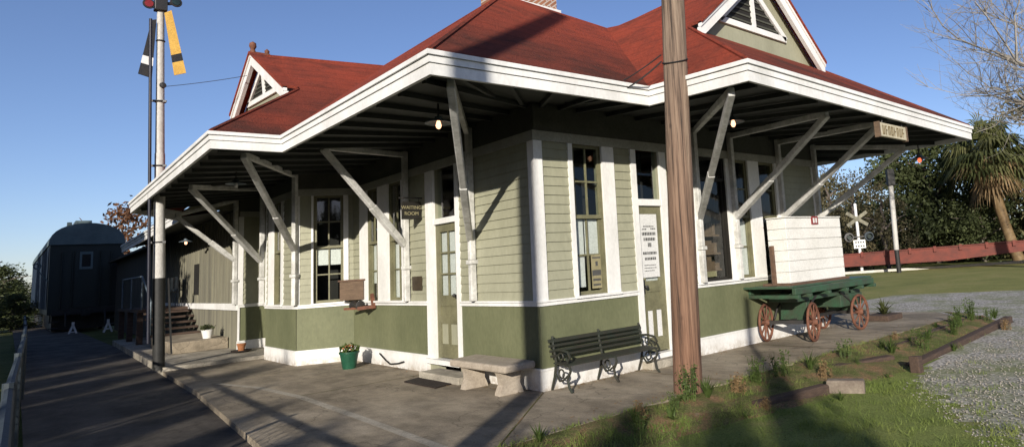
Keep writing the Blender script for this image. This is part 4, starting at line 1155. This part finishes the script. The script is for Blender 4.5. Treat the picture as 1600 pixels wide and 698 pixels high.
for i, (p, k, s_, lab) in enumerate(W_):
    o = bpy.data.objects.new('weed_clump', ros[k]); COL.objects.link(o); o.location = (p[0], p[1], -.01 - .14 * max(0, min(1, (-1.75 - p[1]) / .95)) ** 1.3 - .01); o.scale = (s_ * .85,) * 3; o.rotation_euler.z = i * 1.7
    tag(o, lab, 'weed', 'weeds in the bed and along the concrete')
t = empty('yucca', 'spiky yucca growing in the low timber planter', 'plant', (8.05, -.5, .09))
o = bpy.data.objects.new('leaves', rosette(40, .42, .016, 9, .3, 'palm')); COL.objects.link(o); o.parent = t
t['label'] = 'spiky yucca growing in the low timber planter'

# fallen leaves (stuff)
rr = random.Random(55); mb = MB()
for _ in range(900):
    k = rr.random()
    if k < .35: x, y = rr.uniform(.1, 7), -.06 - abs(rr.gauss(0, .12))
    elif k < .6: x, y = -.06 - abs(rr.gauss(0, .15)), rr.uniform(.1, 6)
    else: x, y = rr.uniform(-1.9, 8.5), -1.7 + abs(rr.gauss(0, .35)) - .1
    if y < -1.72: continue
    a = rr.uniform(0, 6.283); l = rr.uniform(.008, .022); c, sn = math.cos(a) * l, math.sin(a) * l; z = rr.uniform(.006, .016)
    mb.add([(x - c, y - sn, z), (x + sn * .5, y - c * .5, z + .004), (x + c, y + sn, z + rr.uniform(0, .01)), (x - sn * .5, y + c * .5, z)], [(0, 1, 2, 3)])
tag(mb.build('fallen_leaves', 'drygrass'), kind='stuff')

# loose grass (stuff)
def inpoly(x, y, P):
    c = False; j = len(P) - 1
    for i in range(len(P)):
        if (P[i][1] > y) != (P[j][1] > y) and x < (P[j][0] - P[i][0]) * (y - P[i][1]) / (P[j][1] - P[i][1]) + P[i][0]: c = not c
        j = i
    return c
VP_ = [(-1.7, -1.66), (.5, -1.68), (9.2, -1.56), (9.6, -2.4), (5.6, -2.9), (4.4, -3.7), (2.8, -5.0), (1.0, -6.4), (-1.2, -5.2), (-2.4, -2.6)]
rr = random.Random(21); mb = MB()
from mathutils import noise as mnoise
cnt = 0
while cnt < 60000:
    x = rr.uniform(-2.4, 9.6); y = rr.uniform(-6.2, -1.55)
    if not inpoly(x, y, VP_) or rr.random() > 1.25 - .13 * (x + 2): continue
    cnt += 1
    d = mnoise.noise(Vector((x * 1.3, y * 1.3, 3))) + .8 * mnoise.noise(Vector((x * 4.5, y * 4.5, 7)))
    bed = y > -2.6 - .02 * x
    edge = max(0, .646 * (x - 3.2) - .763 * (y + 3.2)) if not bed else 0
    if d < rr.uniform(-.45, .4) - (.12 if bed else 0) + edge * .8: continue
    h = rr.uniform(.012, .05) * (1 + .6 * max(0, d)) * (1.9 if rr.random() < (.12 if bed else .04) else 1); a = rr.uniform(0, 6.283); w = rr.uniform(.002, .0045)
    dx, dy = math.cos(a) * w, math.sin(a) * w; lx, ly = rr.gauss(0, .6) * h, rr.gauss(0, .6) * h
    z = GZ + .004 if not bed else (.002 if y > -1.74 else -.02) - .14 * max(0, min(1, (-1.75 - y) / .95)) ** 1.3
    mb.add([(x - dx, y - dy, z), (x + dx, y + dy, z), (x + lx, y + ly, z + h)], [(0, 1, 2)])
tag(mb.build('grass', 'grassblade'), kind='stuff')
rr = random.Random(22); mb = MB(); cnt = 0
while cnt < 5200:
    x = rr.uniform(.6, 12); y = rr.uniform(-6.2, -1.6)
    dist = math.hypot(x + 4.8, y + 6.8)
    if y > -3.1 + .07 * (x - 4) or x * .646 - y * .763 < 4.2 or rr.random() < (dist - 8) / 9: continue
    cnt += 1; s_ = rr.uniform(.005, .017)
    o_ = Vector((x, y, GZ + .006 + s_ * .4)); vs = [Vector(q) * s_ * rr.uniform(.6, 1.2) for q in ((1, 0, 0), (-1, 0, 0), (0, 1, 0), (0, -1, 0), (0, 0, .7), (0, 0, -.7))]
    mb.add([o_ + v for v in vs], [(0, 2, 4), (2, 1, 4), (1, 3, 4), (3, 0, 4), (2, 0, 5), (1, 2, 5), (3, 1, 5), (0, 3, 5)])
m_gs = surf('gravel_stone', (.38, .355, .305), (.22, .20, .17), .9, 9)
tag(mb.build('loose_gravel', m_gs), kind='stuff')

# ------------------------------------------------------------------ far right: crossing signal, post, flat car
t = empty('crossing_signal', 'white railroad crossing mast with crossbuck, twin lights and track count sign', 'crossing signal', (32.8, 12.7, GZ))
e = Vector((.67, -.742, 0)); n = Vector((-.742, -.67, 0)); c0 = Vector((32.8, 12.73, 0))
def fp(s, d, z): return c0 + e * s + n * d + Vector((0, 0, z))
mb = MB(); mb.tube([fp(0, 0, GZ), fp(0, 0, 4.0)], .09, 12); mb.lathe([(.1, 0), (.1, .06), (0, .14)], fp(0, 0, 4.0), 12); mb.build('mast', 'white', t, True)
mb = MB(); mb.bar(fp(-.62, .12, 2.75), fp(.62, .12, 3.55), .03, .2, up=(0, 0, 1)); mb.bar(fp(-.62, .155, 3.55), fp(.62, .155, 2.75), .03, .2); mb.build('crossbuck', 'greywood', t)
mb = MB(); mb.bar(fp(-.75, .1, 2.05), fp(.75, .1, 2.05), .05, .07); mb.build('light_arm', 'black', t)
for s_ in (-.6, .6):
    mb = MB(); A = fp(s_, .14, 2.05); mb.tube([A, A + n * .04], .28, 20); mb.tube([A + n * .04, A + n * .26], [.16, .17], 16, False); w = mb.build('light_target', 'fencemetal' if s_ > 0 else 'black', t)
    mb = MB(); mb.tube([A + n * .045, A + n * .06], .14, 16); mb.build('lens', 'greenglass', w)
mb = MB(); mb.hexa([fp(-.36, .1, 1.35), fp(.36, .1, 1.35), fp(.36, .13, 1.35), fp(-.36, .13, 1.35), fp(-.36, .1, 1.86), fp(.36, .1, 1.86), fp(.36, .13, 1.86), fp(-.36, .13, 1.86)]); w = mb.build('track_count_sign', 'white', t)
mb = MB()
for z in (1.42, 1.66):
    for k in range(4): mb.bar(fp(-.26 + k * .15, .133, z + .06), fp(-.17 + k * .15, .133, z + .06), .004, .1)
mb.build('sign_marks', 'ink', w)
t = empty('signal_post', 'leaning white post with black signal head in front of the dark trees', 'signal', (31.57, 9.86, GZ))
mb = MB(); mb.tube([(31.58, 9.86, GZ), (31.57, 9.86, 1.14)], .13, 12); mb.build('post_base', 'mastblack', t, True)
mb = MB(); mb.tube([(31.57, 9.86, 1.14), (31.61, 9.78, 4.85)], .14, 12); mb.build('post', 'mast', t, True)
mb = MB(); q = Vector((31.62, 9.76, 0)); e_ = Vector((.66, -.75, 0)) * .2; n_v = Vector((.75, .66, 0)) * .2
mb.hexa([q - e_ - n_v + Vector((0, 0, 4.8)), q + e_ - n_v + Vector((0, 0, 4.8)), q + e_ + n_v + Vector((0, 0, 4.8)), q - e_ + n_v + Vector((0, 0, 4.8)), q - e_ - n_v + Vector((0, 0, 5.75)), q + e_ - n_v + Vector((0, 0, 5.75)), q + e_ + n_v + Vector((0, 0, 5.75)), q - e_ + n_v + Vector((0, 0, 5.75))]); mb.build('signal_head', 'mastblack', t, bevel=.02)

t = empty('flat_car', 'long oxide red flat car standing beyond the lawn', 'rail car', (34, 9, GZ))
a = Vector((30.6, 17.0, 0)); b = Vector((37.6, -.2, 0)); d = (b - a).normalized(); nn = Vector((d.y, -d.x, 0))
if nn.dot(Vector((-1, -1, 0))) < 0: nn = -nn
L = (b - a).length
def cp(s, o, z): return a + d * s + nn * o + Vector((0, 0, z + .017 * s))
mb = MB(); prof = [(0, .58), (1.2, .58), (2.4, .22), (L * .52, .16), (L * .74, .42), (L, .50)]
for (s0, z0), (s1, z1) in zip(prof, prof[1:]):
    mb.hexa([cp(s0, 0, z0), cp(s1, 0, z1), cp(s1, -2.9, z1), cp(s0, -2.9, z0), cp(s0, 0, .93), cp(s1, 0, .93), cp(s1, -2.9, .93), cp(s0, -2.9, .93)])
mb.build('side_sill', 'redcar', t)
mb = MB(); mb.hexa([cp(0, .06, .932), cp(L, .06, .932), cp(L, -2.96, .932), cp(0, -2.96, .932), cp(0, .06, .985), cp(L, .06, .985), cp(L, -2.96, .985), cp(0, -2.96, .985)]); mb.build('deck', 'redcar', t)
s_ = .8
while s_ < L:
    mb = MB(); mb.hexa([cp(s_, .01, .72), cp(s_ + .16, .01, .72), cp(s_ + .16, .1, .72), cp(s_, .1, .72), cp(s_, .01, 1.05), cp(s_ + .16, .01, 1.05), cp(s_ + .16, .1, 1.05), cp(s_, .1, 1.05)]); mb.build('stake_pocket', 'redcar', t); s_ += 1.35
for s0 in (2.2, L - 2.4):
    mb = MB(); mb.hexa([cp(s0 - 1.1, -.4, .15), cp(s0 + 1.1, -.4, .15), cp(s0 + 1.1, -2.5, .15), cp(s0 - 1.1, -2.5, .15), cp(s0 - 1, -.4, .5), cp(s0 + 1, -.4, .5), cp(s0 + 1, -2.5, .5), cp(s0 - 1, -2.5, .5)]); w = mb.build('truck', 'mastblack', t)
    for k in (-.8, .8):
        mb = MB(); mb.tube([cp(s0 + k, -.25, .1), cp(s0 + k, -.4, .1)], .36, 18); mb.build('wheel', 'mastblack', w)

# ------------------------------------------------------------------ passenger coach
t = empty('passenger_coach', 'dark passenger coach seen end on with grey rounded roof', 'train car', (-2.0, 34, GZ))
def coach_section(z):
    pass
prof = []
cx, hw = -2.0, 1.34
prof = [(-hw, .75), (-hw, 3.95)] + [(-hw * math.cos(a), 3.95 + 1.0 * math.sin(a)) for a in [math.pi * k / 14 for k in range(1, 14)]] + [(hw, 3.95), (hw, .75)]
Ye, Yb = 34, 58
def ext(pr, y0, y1, nm, mat, drop=0, sc=1.):
    mb = MB(); n = len(pr)
    mb.add([(cx + p[0], y0, p[1]) for p in pr] + [(cx + p[0], y1, p[1]) for p in pr], [tuple(range(n)), tuple(range(2 * n - 1, n - 1, -1))] + [(i, i + 1, n + i + 1, n + i) for i in range(n - 1)] + [(n - 1, 0, n, 2 * n - 1)])
    return mb.build(nm, mat, t)
ext([(-hw, .75), (-hw, 3.95), (hw, 3.95), (hw, .75)], Ye, Yb, 'body', 'trainbody')
rf = ext([(-hw - .06, 3.952)] + [(-(hw + .06) * math.cos(a), 3.95 + 1.02 * math.sin(a) ** .8) for a in [math.pi * k / 16 for k in range(1, 16)]] + [(hw + .06, 3.952)], Ye - .12, Yb, 'roof', 'trainroof')
mb = MB(); mb.box(-2.45, 34.6, 4.9, -1.85, 36.2, 5.14); mb.box(-2.75, 34.6, 4.8, -2.58, 35, 5.06); mb.build('roof_vent', 'trainroof', rf)
mb = MB(); mb.box(cx - hw - .03, Ye + .4, 1.0, cx - hw - .003, Yb, 3.9); mb.build('side_panel', 'trainblue', t)
mb = MB(); mb.box(-2.44, 33.93, 1.0, -1.62, 33.998, 3.65); w = mb.build('end_door', 'trainbody', t)
mb = MB(); mb.box(-2.28, 33.90, 2.78, -1.80, 33.928, 3.6); f_ = mb.build('door_window_frame', 'trainroof', w)
mb = MB(); mb.box(-2.2, 33.89, 2.9, -1.88, 33.899, 3.48); mb.build('pane', 'interior', f_)
mb = MB()
for x in (-2.9, -2.52, -1.5, -1.12): mb.tube([(x, 33.93, 1.0), (x, 33.93, 3.6)], .03, 6)
mb.build('grab_rail', 'trainbody', t)
mb = MB(); mb.box(-3.2, 33.8, .7, -.8, 34.4, .98); mb.box(-2.15, 33.3, .62, -1.85, 33.9, .9); mb.build('end_sill', 'mastblack', t)
mb = MB(); mb.box(-3.15, 34.5, .0, -.85, 57.8, .74); mb.build('undercarriage', 'mastblack', t)
for x in (-2.7, -1.3): mb = MB(); mb.tube([(x, 33.85, .85), (x, 33.55, .5), (x, 33.5, .2)], .04, 6); mb.build('brake_hose', 'mastblack', t)
for x in (-3.1, -.9): mb = MB(); mb.box(x - .18, 33.75, .1, x + .18, 34.3, .14); mb.box(x - .18, 33.85, .4, x + .18, 34.3, .44); mb.build('step', 'mastblack', t)
for y in (36, 38, 54, 56):
    mb = MB()
    for x in (-2.75, -1.25): mb.tube([(x - .06, y, .3), (x + .06, y, .3)], .45, 20)
    mb.tube([(-2.8, y, .3), (-1.2, y, .3)], .08, 8); mb.build('wheelset', 'mastblack', t)
for y in (35.2, 53.2): mb = MB(); mb.box(-3.2, y, .35, -.8, y + 3.6, .72); mb.build('truck_frame', 'mastblack', t)
mb = MB(); mb.tube([(-3.35, 33.9, 2.3), (-3.6, 33.9, 2.6), (-3.75, 33.9, 2.9)], .02, 6); mb.torus((-3.75, 33.9, 3.0), .12, .03, 'y', 16, 6); mb.build('mirror_arm', 'trainroof', t)
t = empty('marker_lamp', 'round orange red marker lamp hung at the right side of the coach', 'lamp', (-.55, 33.4, 2.6))
mb = MB(); mb.lathe([(0, -.22), (.14, -.18), (.22, 0), (.16, .16), (0, .2)], (-.55, 33.4, 2.62), 18); mb.build('globe', 'orange', t, True)
mb = MB(); mb.lathe([(0, -.16), (.12, -.1), (.14, .02), (0, .14)], (-.82, 33.4, 2.72), 14); mb.build('red_globe', 'redglass', t, True)
mb = MB(); mb.tube([(-.55, 33.4, 2.8), (-.5, 33.4, 3.3), (-.65, 33.9, 3.4)], .03, 6); mb.build('bracket', 'metal', t)
# two small stands in front of it
for i, x in enumerate((-2.55, -1.35)):
    y = 31.5
    s_ = empty('warning_stand', ('left of the two small pale A shaped stands before the coach', 'right of the two small pale A shaped stands before the coach')[i], 'warning stand', (x, y, GZ), 'pale stands before the coach')
    mb = MB(); mb.bar((x - .15, y, GZ), (x, y, .30), .03, .07); mb.bar((x + .15, y, GZ), (x, y, .30), .03, .07); mb.bar((x - .09, y - .001, 0), (x + .09, y - .001, 0), .03, .05); mb.build('frame', 'paper', s_)
    mb = MB(); mb.box(x - .045, y - .025, .28, x + .045, y + .025, .42); mb.build('head', 'paper', s_)

# ------------------------------------------------------------------ fence at left
t = empty('chain_fence', 'blue grey pipe fence with wire mesh along the left edge', 'fence', (-4.5, 8, GZ))
FP = [(-4.78, -3.4), (-4.74, -.5), (-4.65, 2.9), (-4.52, 8), (-4.40, 14), (-4.3, 20), (-4.2, 26.5)]
mb = MB(); mb.tube([(x, y, .9) for x, y in FP], .03, 8); mb.build('top_rail', 'fencemetal', t, True)
for x, y in FP: mb = MB(); mb.tube([(x, y, GZ - .05), (x, y, .96)], .035, 8); mb.build('post', 'fencemetal', t, True)
mb = MB()
for (x0, y0), (x1, y1) in zip(FP, FP[1:]):
    L_ = y1 - y0; n_ = int(L_ / .16)
    for i in range(-6, n_):
        for sg in (1, -1):
            q0 = i / n_; q1 = (i + 6) / n_
            z0, z1 = (GZ, .88) if sg > 0 else (.88, GZ)
            if q0 < 0: z0 += (z1 - z0) * (-q0) / (q1 - q0); q0 = 0
            if q1 > 1: z1 = z0 + (z1 - z0) * (1 - q0) / (q1 - q0); q1 = 1
            mb.tube([(x0 + (x1 - x0) * q0, y0 + L_ * q0, z0), (x0 + (x1 - x0) * q1, y0 + L_ * q1, z1)], .005, 3, False)
mb.build('wire_mesh', 'fencemetal', t)

# ------------------------------------------------------------------ trees
def crown_mesh(name, n, clumps, size, seed, mat, H=1., Rr=.5, z0=.0, top=1.):
    """leaf quads in clumps inside an uneven envelope; unit height 1"""
    rr = random.Random(seed); mb = MB(); C_ = []
    for _ in range(clumps):
        z = rr.random(); env = math.sin(math.pi * min(1, (z * .92 + .08)) ** .75) ** .6
        a = rr.uniform(0, 6.283); r = Rr * env * rr.random() ** .5
        C_.append((Vector((r * math.cos(a), r * math.sin(a), z0 + (1 - z0) * z * top)), rr.uniform(.07, .15)))
    for _ in range(n):
        c, cr = rr.choice(C_)
        p = c + Vector((rr.gauss(0, 1), rr.gauss(0, 1), rr.gauss(0, .75))) * cr * .55
        leafquad(mb, p, size * rr.uniform(.5, 1.3), rr, .6)
    return mb.mesh(name, mat)
def trunk_mesh(seed, H, r, nl=5, spread=.35):
    rr = random.Random(seed); mb = MB()
    P = [Vector((rr.gauss(0, .012) * i, rr.gauss(0, .012) * i, H * i / 6)) for i in range(7)]
    mb.tube(P, [r * (1 - .11 * i) for i in range(7)], 8)
    for k in range(nl):
        z = H * rr.uniform(.35, .9); a = rr.uniform(0, 6.283)
        b = Vector((math.cos(a) * spread, math.sin(a) * spread, z + rr.uniform(.1, .25)))
        mb.tube([(0, 0, z), Vector((0, 0, z)).lerp(b, .5) + Vector((0, 0, .03)), b], [r * .45, r * .3, r * .1], 6)
    return mb.mesh('trunk', 'bark')
TR = trunk_mesh(1, .85, .035)
CR_dark = [crown_mesh('crown', 10000, 70, .021, 11, 'leaf', Rr=.42, z0=.08), crown_mesh('crown', 10000, 64, .022, 12, 'leaf', Rr=.5, z0=.12), crown_mesh('crown', 9000, 56, .023, 13, 'leaf2', Rr=.46, z0=.1)]
CR_tan = crown_mesh('crown', 3200, 60, .020, 14, 'leaftan', Rr=.5, z0=.06)
CR_red = crown_mesh('crown', 1500, 36, .028, 15, 'leafred', Rr=.5, z0=.2)
def tree(x, y, h, w, crown, label, group, rz=0., name='broadleaf_tree', z=GZ):
    t_ = empty(name, label, 'tree', (x, y, z), group); t_.scale = (w, w, h); t_.rotation_euler.z = rz
    a_ = bpy.data.objects.new('trunk', TR); COL.objects.link(a_); a_.parent = t_
    b_ = bpy.data.objects.new('crown', crown); COL.objects.link(b_); b_.parent = t_
    return t_
cam = Vector((-4.793, -6.801, 0))
def dirpt(u, D):
    pass
TREES = [
    (46.5, 22.5, 7.2, 8.0, 2, 'olive tree far behind the depot corner'),
    (44.5, 15.6, 8.6, 7.5, 1, 'broad dark evergreen tree behind the white signal post'),
    (45.5, 13.0, 9.4, 8.0, 0, 'dark evergreen tree just right of the white signal post'),
    (47.0, 10.8, 8.6, 7.5, 1, 'dark rounded tree beside the palm, on its left'),
    (49.5, 6.5, 11.5, 8.5, 2, 'taller olive tree behind the palm crown'),
    (50.0, 2.5, 10.5, 8.0, 0, 'dark evergreen tree at the right edge behind the palm'),
    (51.5, -3.5, 9.5, 9.0, 1, 'dark evergreen tree cut by the right edge of the view'),
    (42.0, 19.0, 4.2, 5.0, 2, 'low olive tree behind the crossing mast'),
    (44.5, 9.5, 5.0, 6.0, 0, 'low dark tree behind the palm trunk'),
    (46.5, 3.0, 5.5, 6.5, 1, 'low dark tree right of the palm trunk'),
]
for i, (x, y, h, w, k, lab) in enumerate(TREES): tree(x, y, h, w, CR_dark[k], lab, 'evergreen trees beyond the flat car', i * 1.3)
for i, (x, y, h, w, lab) in enumerate(((37.6, 17.4, 7.0, 5.0, 'thin tan leaved tree showing under the eave at the depot corner'), (36.9, 14.9, 6.3, 4.6, 'sparse tan and olive tree right behind the crossing mast'), (38.3, 13.6, 5.6, 4.5, 'low straw coloured tree between the crossing mast and the white post'))):
    tree(x, y, h, w, CR_tan, lab, 'sparse tan trees beyond the lawn', i * 2.1, 'sparse_tree')
# left background
tree(1.9, 62, 8.6, 6.5, CR_red, 'reddish brown autumn tree behind the coach roof', None, .4, 'autumn_tree')
for i, (x, y, h, w, lab) in enumerate(((-5.0, 66, 4.2, 6, 'dark low tree at the far left edge of the view'), (-3.9, 80, 3.2, 5, 'small dark tree beside the far end of the fence'), (-4.4, 44, 1.9, 3.0, 'low dark bush beyond the end of the fence'))):
    tree(x, y, h, w, CR_dark[i % 2], lab, 'dark trees at the far left', i, 'broadleaf_tree')
# underbrush band: far off wood reading as one mass
rr = random.Random(77); mb = MB()
for _ in range(16000):
    s_ = rr.random(); x = 40 + 16 * s_ + rr.gauss(0, 1.2); y = 38 - 48 * s_ + rr.gauss(0, 1.2)
    leafquad(mb, Vector((x + 2, y + 2, GZ + abs(rr.gauss(0, 2.1)))), rr.uniform(.15, .4), rr)
tag(mb.build('undergrowth', 'leaf'), kind='stuff')

# palm
t = empty('cabbage_palm', 'cabbage palm with a skirt of dead tan fronds at the right edge', 'palm tree', (43.2, 7.2, GZ))
TB = Vector((43.2, 7.0, GZ)); TT = Vector((42.95, 8.05, 7.0))
mb = MB(); mb.tube([TB.lerp(TT, k / 8) + Vector((0, .18 * math.sin(k / 8 * 3.1), 0)) for k in range(9)], [.40, .36, .33, .33, .35, .38, .42, .5, .4], 12); mb.build('trunk', 'deadpalm', t, True)
def frond(mb, rr, el0, L_, droop, w=.95):
    a = rr.uniform(0, 6.283); el = el0 + rr.uniform(-.25, .25)
    d = Vector((math.cos(a) * math.cos(el), math.sin(a) * math.cos(el), math.sin(el))); sd = Vector((-math.sin(a), math.cos(a), 0))
    st = TT + Vector((rr.uniform(-.1, .1), rr.uniform(-.1, .1), rr.uniform(-.4, .3))); c = st + d * L_ * .55 - Vector((0, 0, droop * .3))
    mb.tube([st, c], [.03, .02], 4, False)
    nrm = d.cross(sd)
    for k in range(15):
        b = (k - 7) / 7 * 1.45; f = d * math.cos(b) + sd * math.sin(b)
        ln = L_ * .62 * (1 - .25 * abs(b) / 1.45) * rr.uniform(.85, 1.1)
        m_ = c + f * ln * .55; e_ = c + f * ln - Vector((0, 0, droop * rr.uniform(.6, 1.2)))
        q = f.cross(nrm).normalized() * .07
        mb.add([c, m_ - q, e_, m_ + q], [(0, 1, 2, 3)])
rr = random.Random(31)
mb = MB()
for el in (1.3, 1.05, .8, .55, .3, .05, -.2):
    for _ in range(11): frond(mb, rr, el, rr.uniform(2.2, 3.6), rr.uniform(.5, 1.6))
mb.build('frond_crown', 'palm', t)
mb = MB()
for el, n_ in ((-.1, 3), (-.45, 8), (-.8, 9), (-1.15, 8)):
    for _ in range(n_): frond(mb, rr, el, rr.uniform(1.3, 3.1), rr.uniform(.5, 1.1))
mb.build('dead_frond_skirt', 'deadpalm', t)

# bare tree at upper right
t = empty('bare_tree', 'tall leafless tree with fine twigs at the upper right', 'tree', (26.6, -2.6, GZ))
rr = random.Random(5)
def grow(mb, p, d, L_, r, lev, maxlev):
    n = 4; P = [p]; q = d.copy()
    for i in range(n):
        q = (q + Vector((rr.gauss(0, .16), rr.gauss(0, .16), rr.gauss(.03, .13)))).normalized(); P.append(P[-1] + q * L_ / n)
    mb.tube(P, [r * (1 - .45 * i / n) for i in range(n + 1)], 6 if lev < 2 else 4 if lev < 3 else 3, False)
    if lev >= maxlev: return
    for k in range({0: 6, 1: 7, 2: 7, 3: 6, 4: 4}[lev]):
        i = rr.randint(1, n); b = P[i]
        side = Vector((rr.gauss(0, 1), rr.gauss(0, 1), rr.gauss(.25, .6))).normalized()
        nd = (q * rr.uniform(.5, 1.) + side * rr.uniform(.6, 1.)).normalized()
        grow(mb, b, nd, L_ * rr.uniform(.5, .72), r * rr.uniform(.38, .52), lev + 1, maxlev)
mb = MB()
mb.tube([(26.6, -2.6, GZ), (26.55, -2.5, 3), (26.3, -2.3, 6.2)], [.42, .34, .27], 10, False)
tm = mb.build('trunk', 'bark', t, True)
mb = MB()
for p, d, L_, r in (((26.3, -2.3, 6.2), (-.35, .8, .45), 4.6, .095), ((26.35, -2.3, 6.0), (-.3, .9, .12), 4.2, .08), ((26.3, -2.3, 6.2), (-.2, .55, 1.0), 5.2, .10), ((26.4, -2.35, 5.2), (-.35, .95, .25), 3.6, .065), ((26.3, -2.3, 6.2), (.4, -.4, 1), 5.2, .10), ((26.3, -2.3, 6.2), (-.3, .8, .8), 4.8, .08)):
    grow(mb, Vector(p), Vector(d).normalized(), L_, r, 1, 4)
mb.build('branches', 'twig', t)

# ------------------------------------------------------------------ what stands behind the camera and shades the yard
A_ = Vector((.743, .669, 0)); NP = Vector((-.669, .743, 0)); TAN = .292
def sp(s, p): return A_ * s + NP * p
t = empty('telephone_pole', 'round wooden pole behind the viewer whose shadow climbs the depot corner', 'pole', (*sp(-12, .145).xy, GZ))
q = sp(-12, .145)
mb = MB(); mb.tube([(q.x, q.y, GZ), (q.x, q.y, 10.6)], [.16, .14], 16); mb.build('shaft', 'polewood', t, True)
q = sp(-10, -2.81)
mb = MB(); mb.tube([(q.x, q.y, GZ), (q.x, q.y, 4.6)], .055, 12); tag(mb.build('thin_post', 'polewood', None, True), 'thin post behind the viewer shading the wall by the wagon', 'post')
def s_edge(p):
    if p > .25: return .90 * p - 2.28
    if p > -1.6: return -1.11 * p - 1.79
    if p > -3.4: return -.6
    return -3.2
HG = crown_mesh('crown', 9000, 110, .030, 41, 'leaf', Rr=.5, z0=0., top=.94)
S0 = -19.
pp_ = [-6.2, -5.0, -3.95, -3.05, -2.1, -1.15, -.3, .75, 2.0, 3.3, 4.7, 6.1, 7.5, 9.0, 10.6, 12.4, 14.4, 16.6, 19., 21.5, 24, 27, 30]
for i, p in enumerate(pp_):
    h = TAN * (s_edge(p) - S0) - .12 + (.45 if 5.4 < p < 8 else 0) + (0 if p < 11 else min(5., (p - 11) * .7))
    w = 1.75 if p < 5 else 2.6 if p < 16 else 4.2
    q = sp(S0, p)
    tree(q.x, q.y, h, w, HG, 'leafy hedgerow tree behind the viewer shading the yard', 'hedgerow trees behind the viewer', i * .9, 'hedgerow_tree')

q = sp(S0, -2.8); tree(q.x, q.y, TAN * (1.7 - S0), .85, HG, 'slim leafy tree behind the viewer shading the walk by the wagon', None, 2., 'hedgerow_tree')
for i, (x, y, h_) in enumerate(((-11, 10.5, 9.0), (-10.4, 14, 9.0), (-11.2, 19, 10.5), (-10.6, 25, 10.), (-11, 32, 11.), (-10.5, 40, 10.))):  # out-of-view trees added to block sky light on the track side
    tree(x, y, h_, 5.0, HG, 'unseen tall tree added beyond the fence to darken the track side', 'unseen trees added beyond the fence', i * 1.1, 'broadleaf_tree')
# ------------------------------------------------------------------ light, sky, camera
SUN_EL = math.atan(TAN); az = math.atan2(-.743, -.669)      # towards the sun
wd = bpy.data.worlds.new('World'); SC.world = wd; wd.use_nodes = True
nt = wd.node_tree
sky = nt.nodes.new('ShaderNodeTexSky'); sky.sky_type = 'NISHITA'; sky.sun_disc = False
sky.sun_elevation = SUN_EL; sky.sun_rotation = az % (2 * math.pi)
sky.air_density = .85; sky.dust_density = .35; sky.ozone_density = 3.4
bg = nt.nodes['Background']; bg.inputs[1].default_value = .10
tint = nt.nodes.new('ShaderNodeMix'); tint.data_type = 'RGBA'; tint.blend_type = 'MULTIPLY'; tint.inputs[0].default_value = 1
tint.inputs[7].default_value = (1.12, .99, 1.06, 1); nt.links.new(sky.outputs[0], tint.inputs[6]); nt.links.new(tint.outputs[2], bg.inputs[0])
sl = bpy.data.lights.new('sun', 'SUN'); sl.energy = 5.0; sl.angle = R(.53); sl.color = (1., .925, .82)
so = bpy.data.objects.new('sun', sl); COL.objects.link(so)
dirv = Vector((.743, .669, -TAN)).normalized()
so.rotation_euler = dirv.to_track_quat('-Z', 'Y').to_euler()

cd = bpy.data.cameras.new('camera'); co = bpy.data.objects.new('camera', cd); COL.objects.link(co)
Rv = Vector((.71786, -.69316, -.06452)); Fv = Vector((.69429, .70772, .13063)); Uv = Rv.cross(Fv).normalized()
YAW, PIT, ROL = .776, .131, -.065
fx = Vector((math.sin(YAW), math.cos(YAW), 0)); rt = Vector((math.cos(YAW), -math.sin(YAW), 0)); up = Vector((0, 0, 1))
Fv = fx * math.cos(PIT) + up * math.sin(PIT); U0 = -fx * math.sin(PIT) + up * math.cos(PIT)
Rv = rt * math.cos(ROL) + U0 * math.sin(ROL); Uv = -rt * math.sin(ROL) + U0 * math.cos(ROL)
mt = Matrix((Rv, Uv, -Fv)).transposed().to_4x4(); mt.translation = Vector((-4.793, -6.801, 1.509))
co.matrix_world = mt
cd.sensor_fit = 'HORIZONTAL'; cd.sensor_width = 36; cd.lens = 22.8616; cd.shift_x = -.125; cd.shift_y = -.04824
cd.clip_start = .05; cd.clip_end = 3000
SC.camera = co
SC.view_settings.view_transform = 'Standard'; SC.view_settings.look = 'None'; SC.view_settings.exposure = .42; SC.view_settings.gamma = 1
SC.cycles.use_denoising = True if hasattr(SC, 'cycles') else None
SC.render.resolution_x = 1024; SC.render.resolution_y = 446
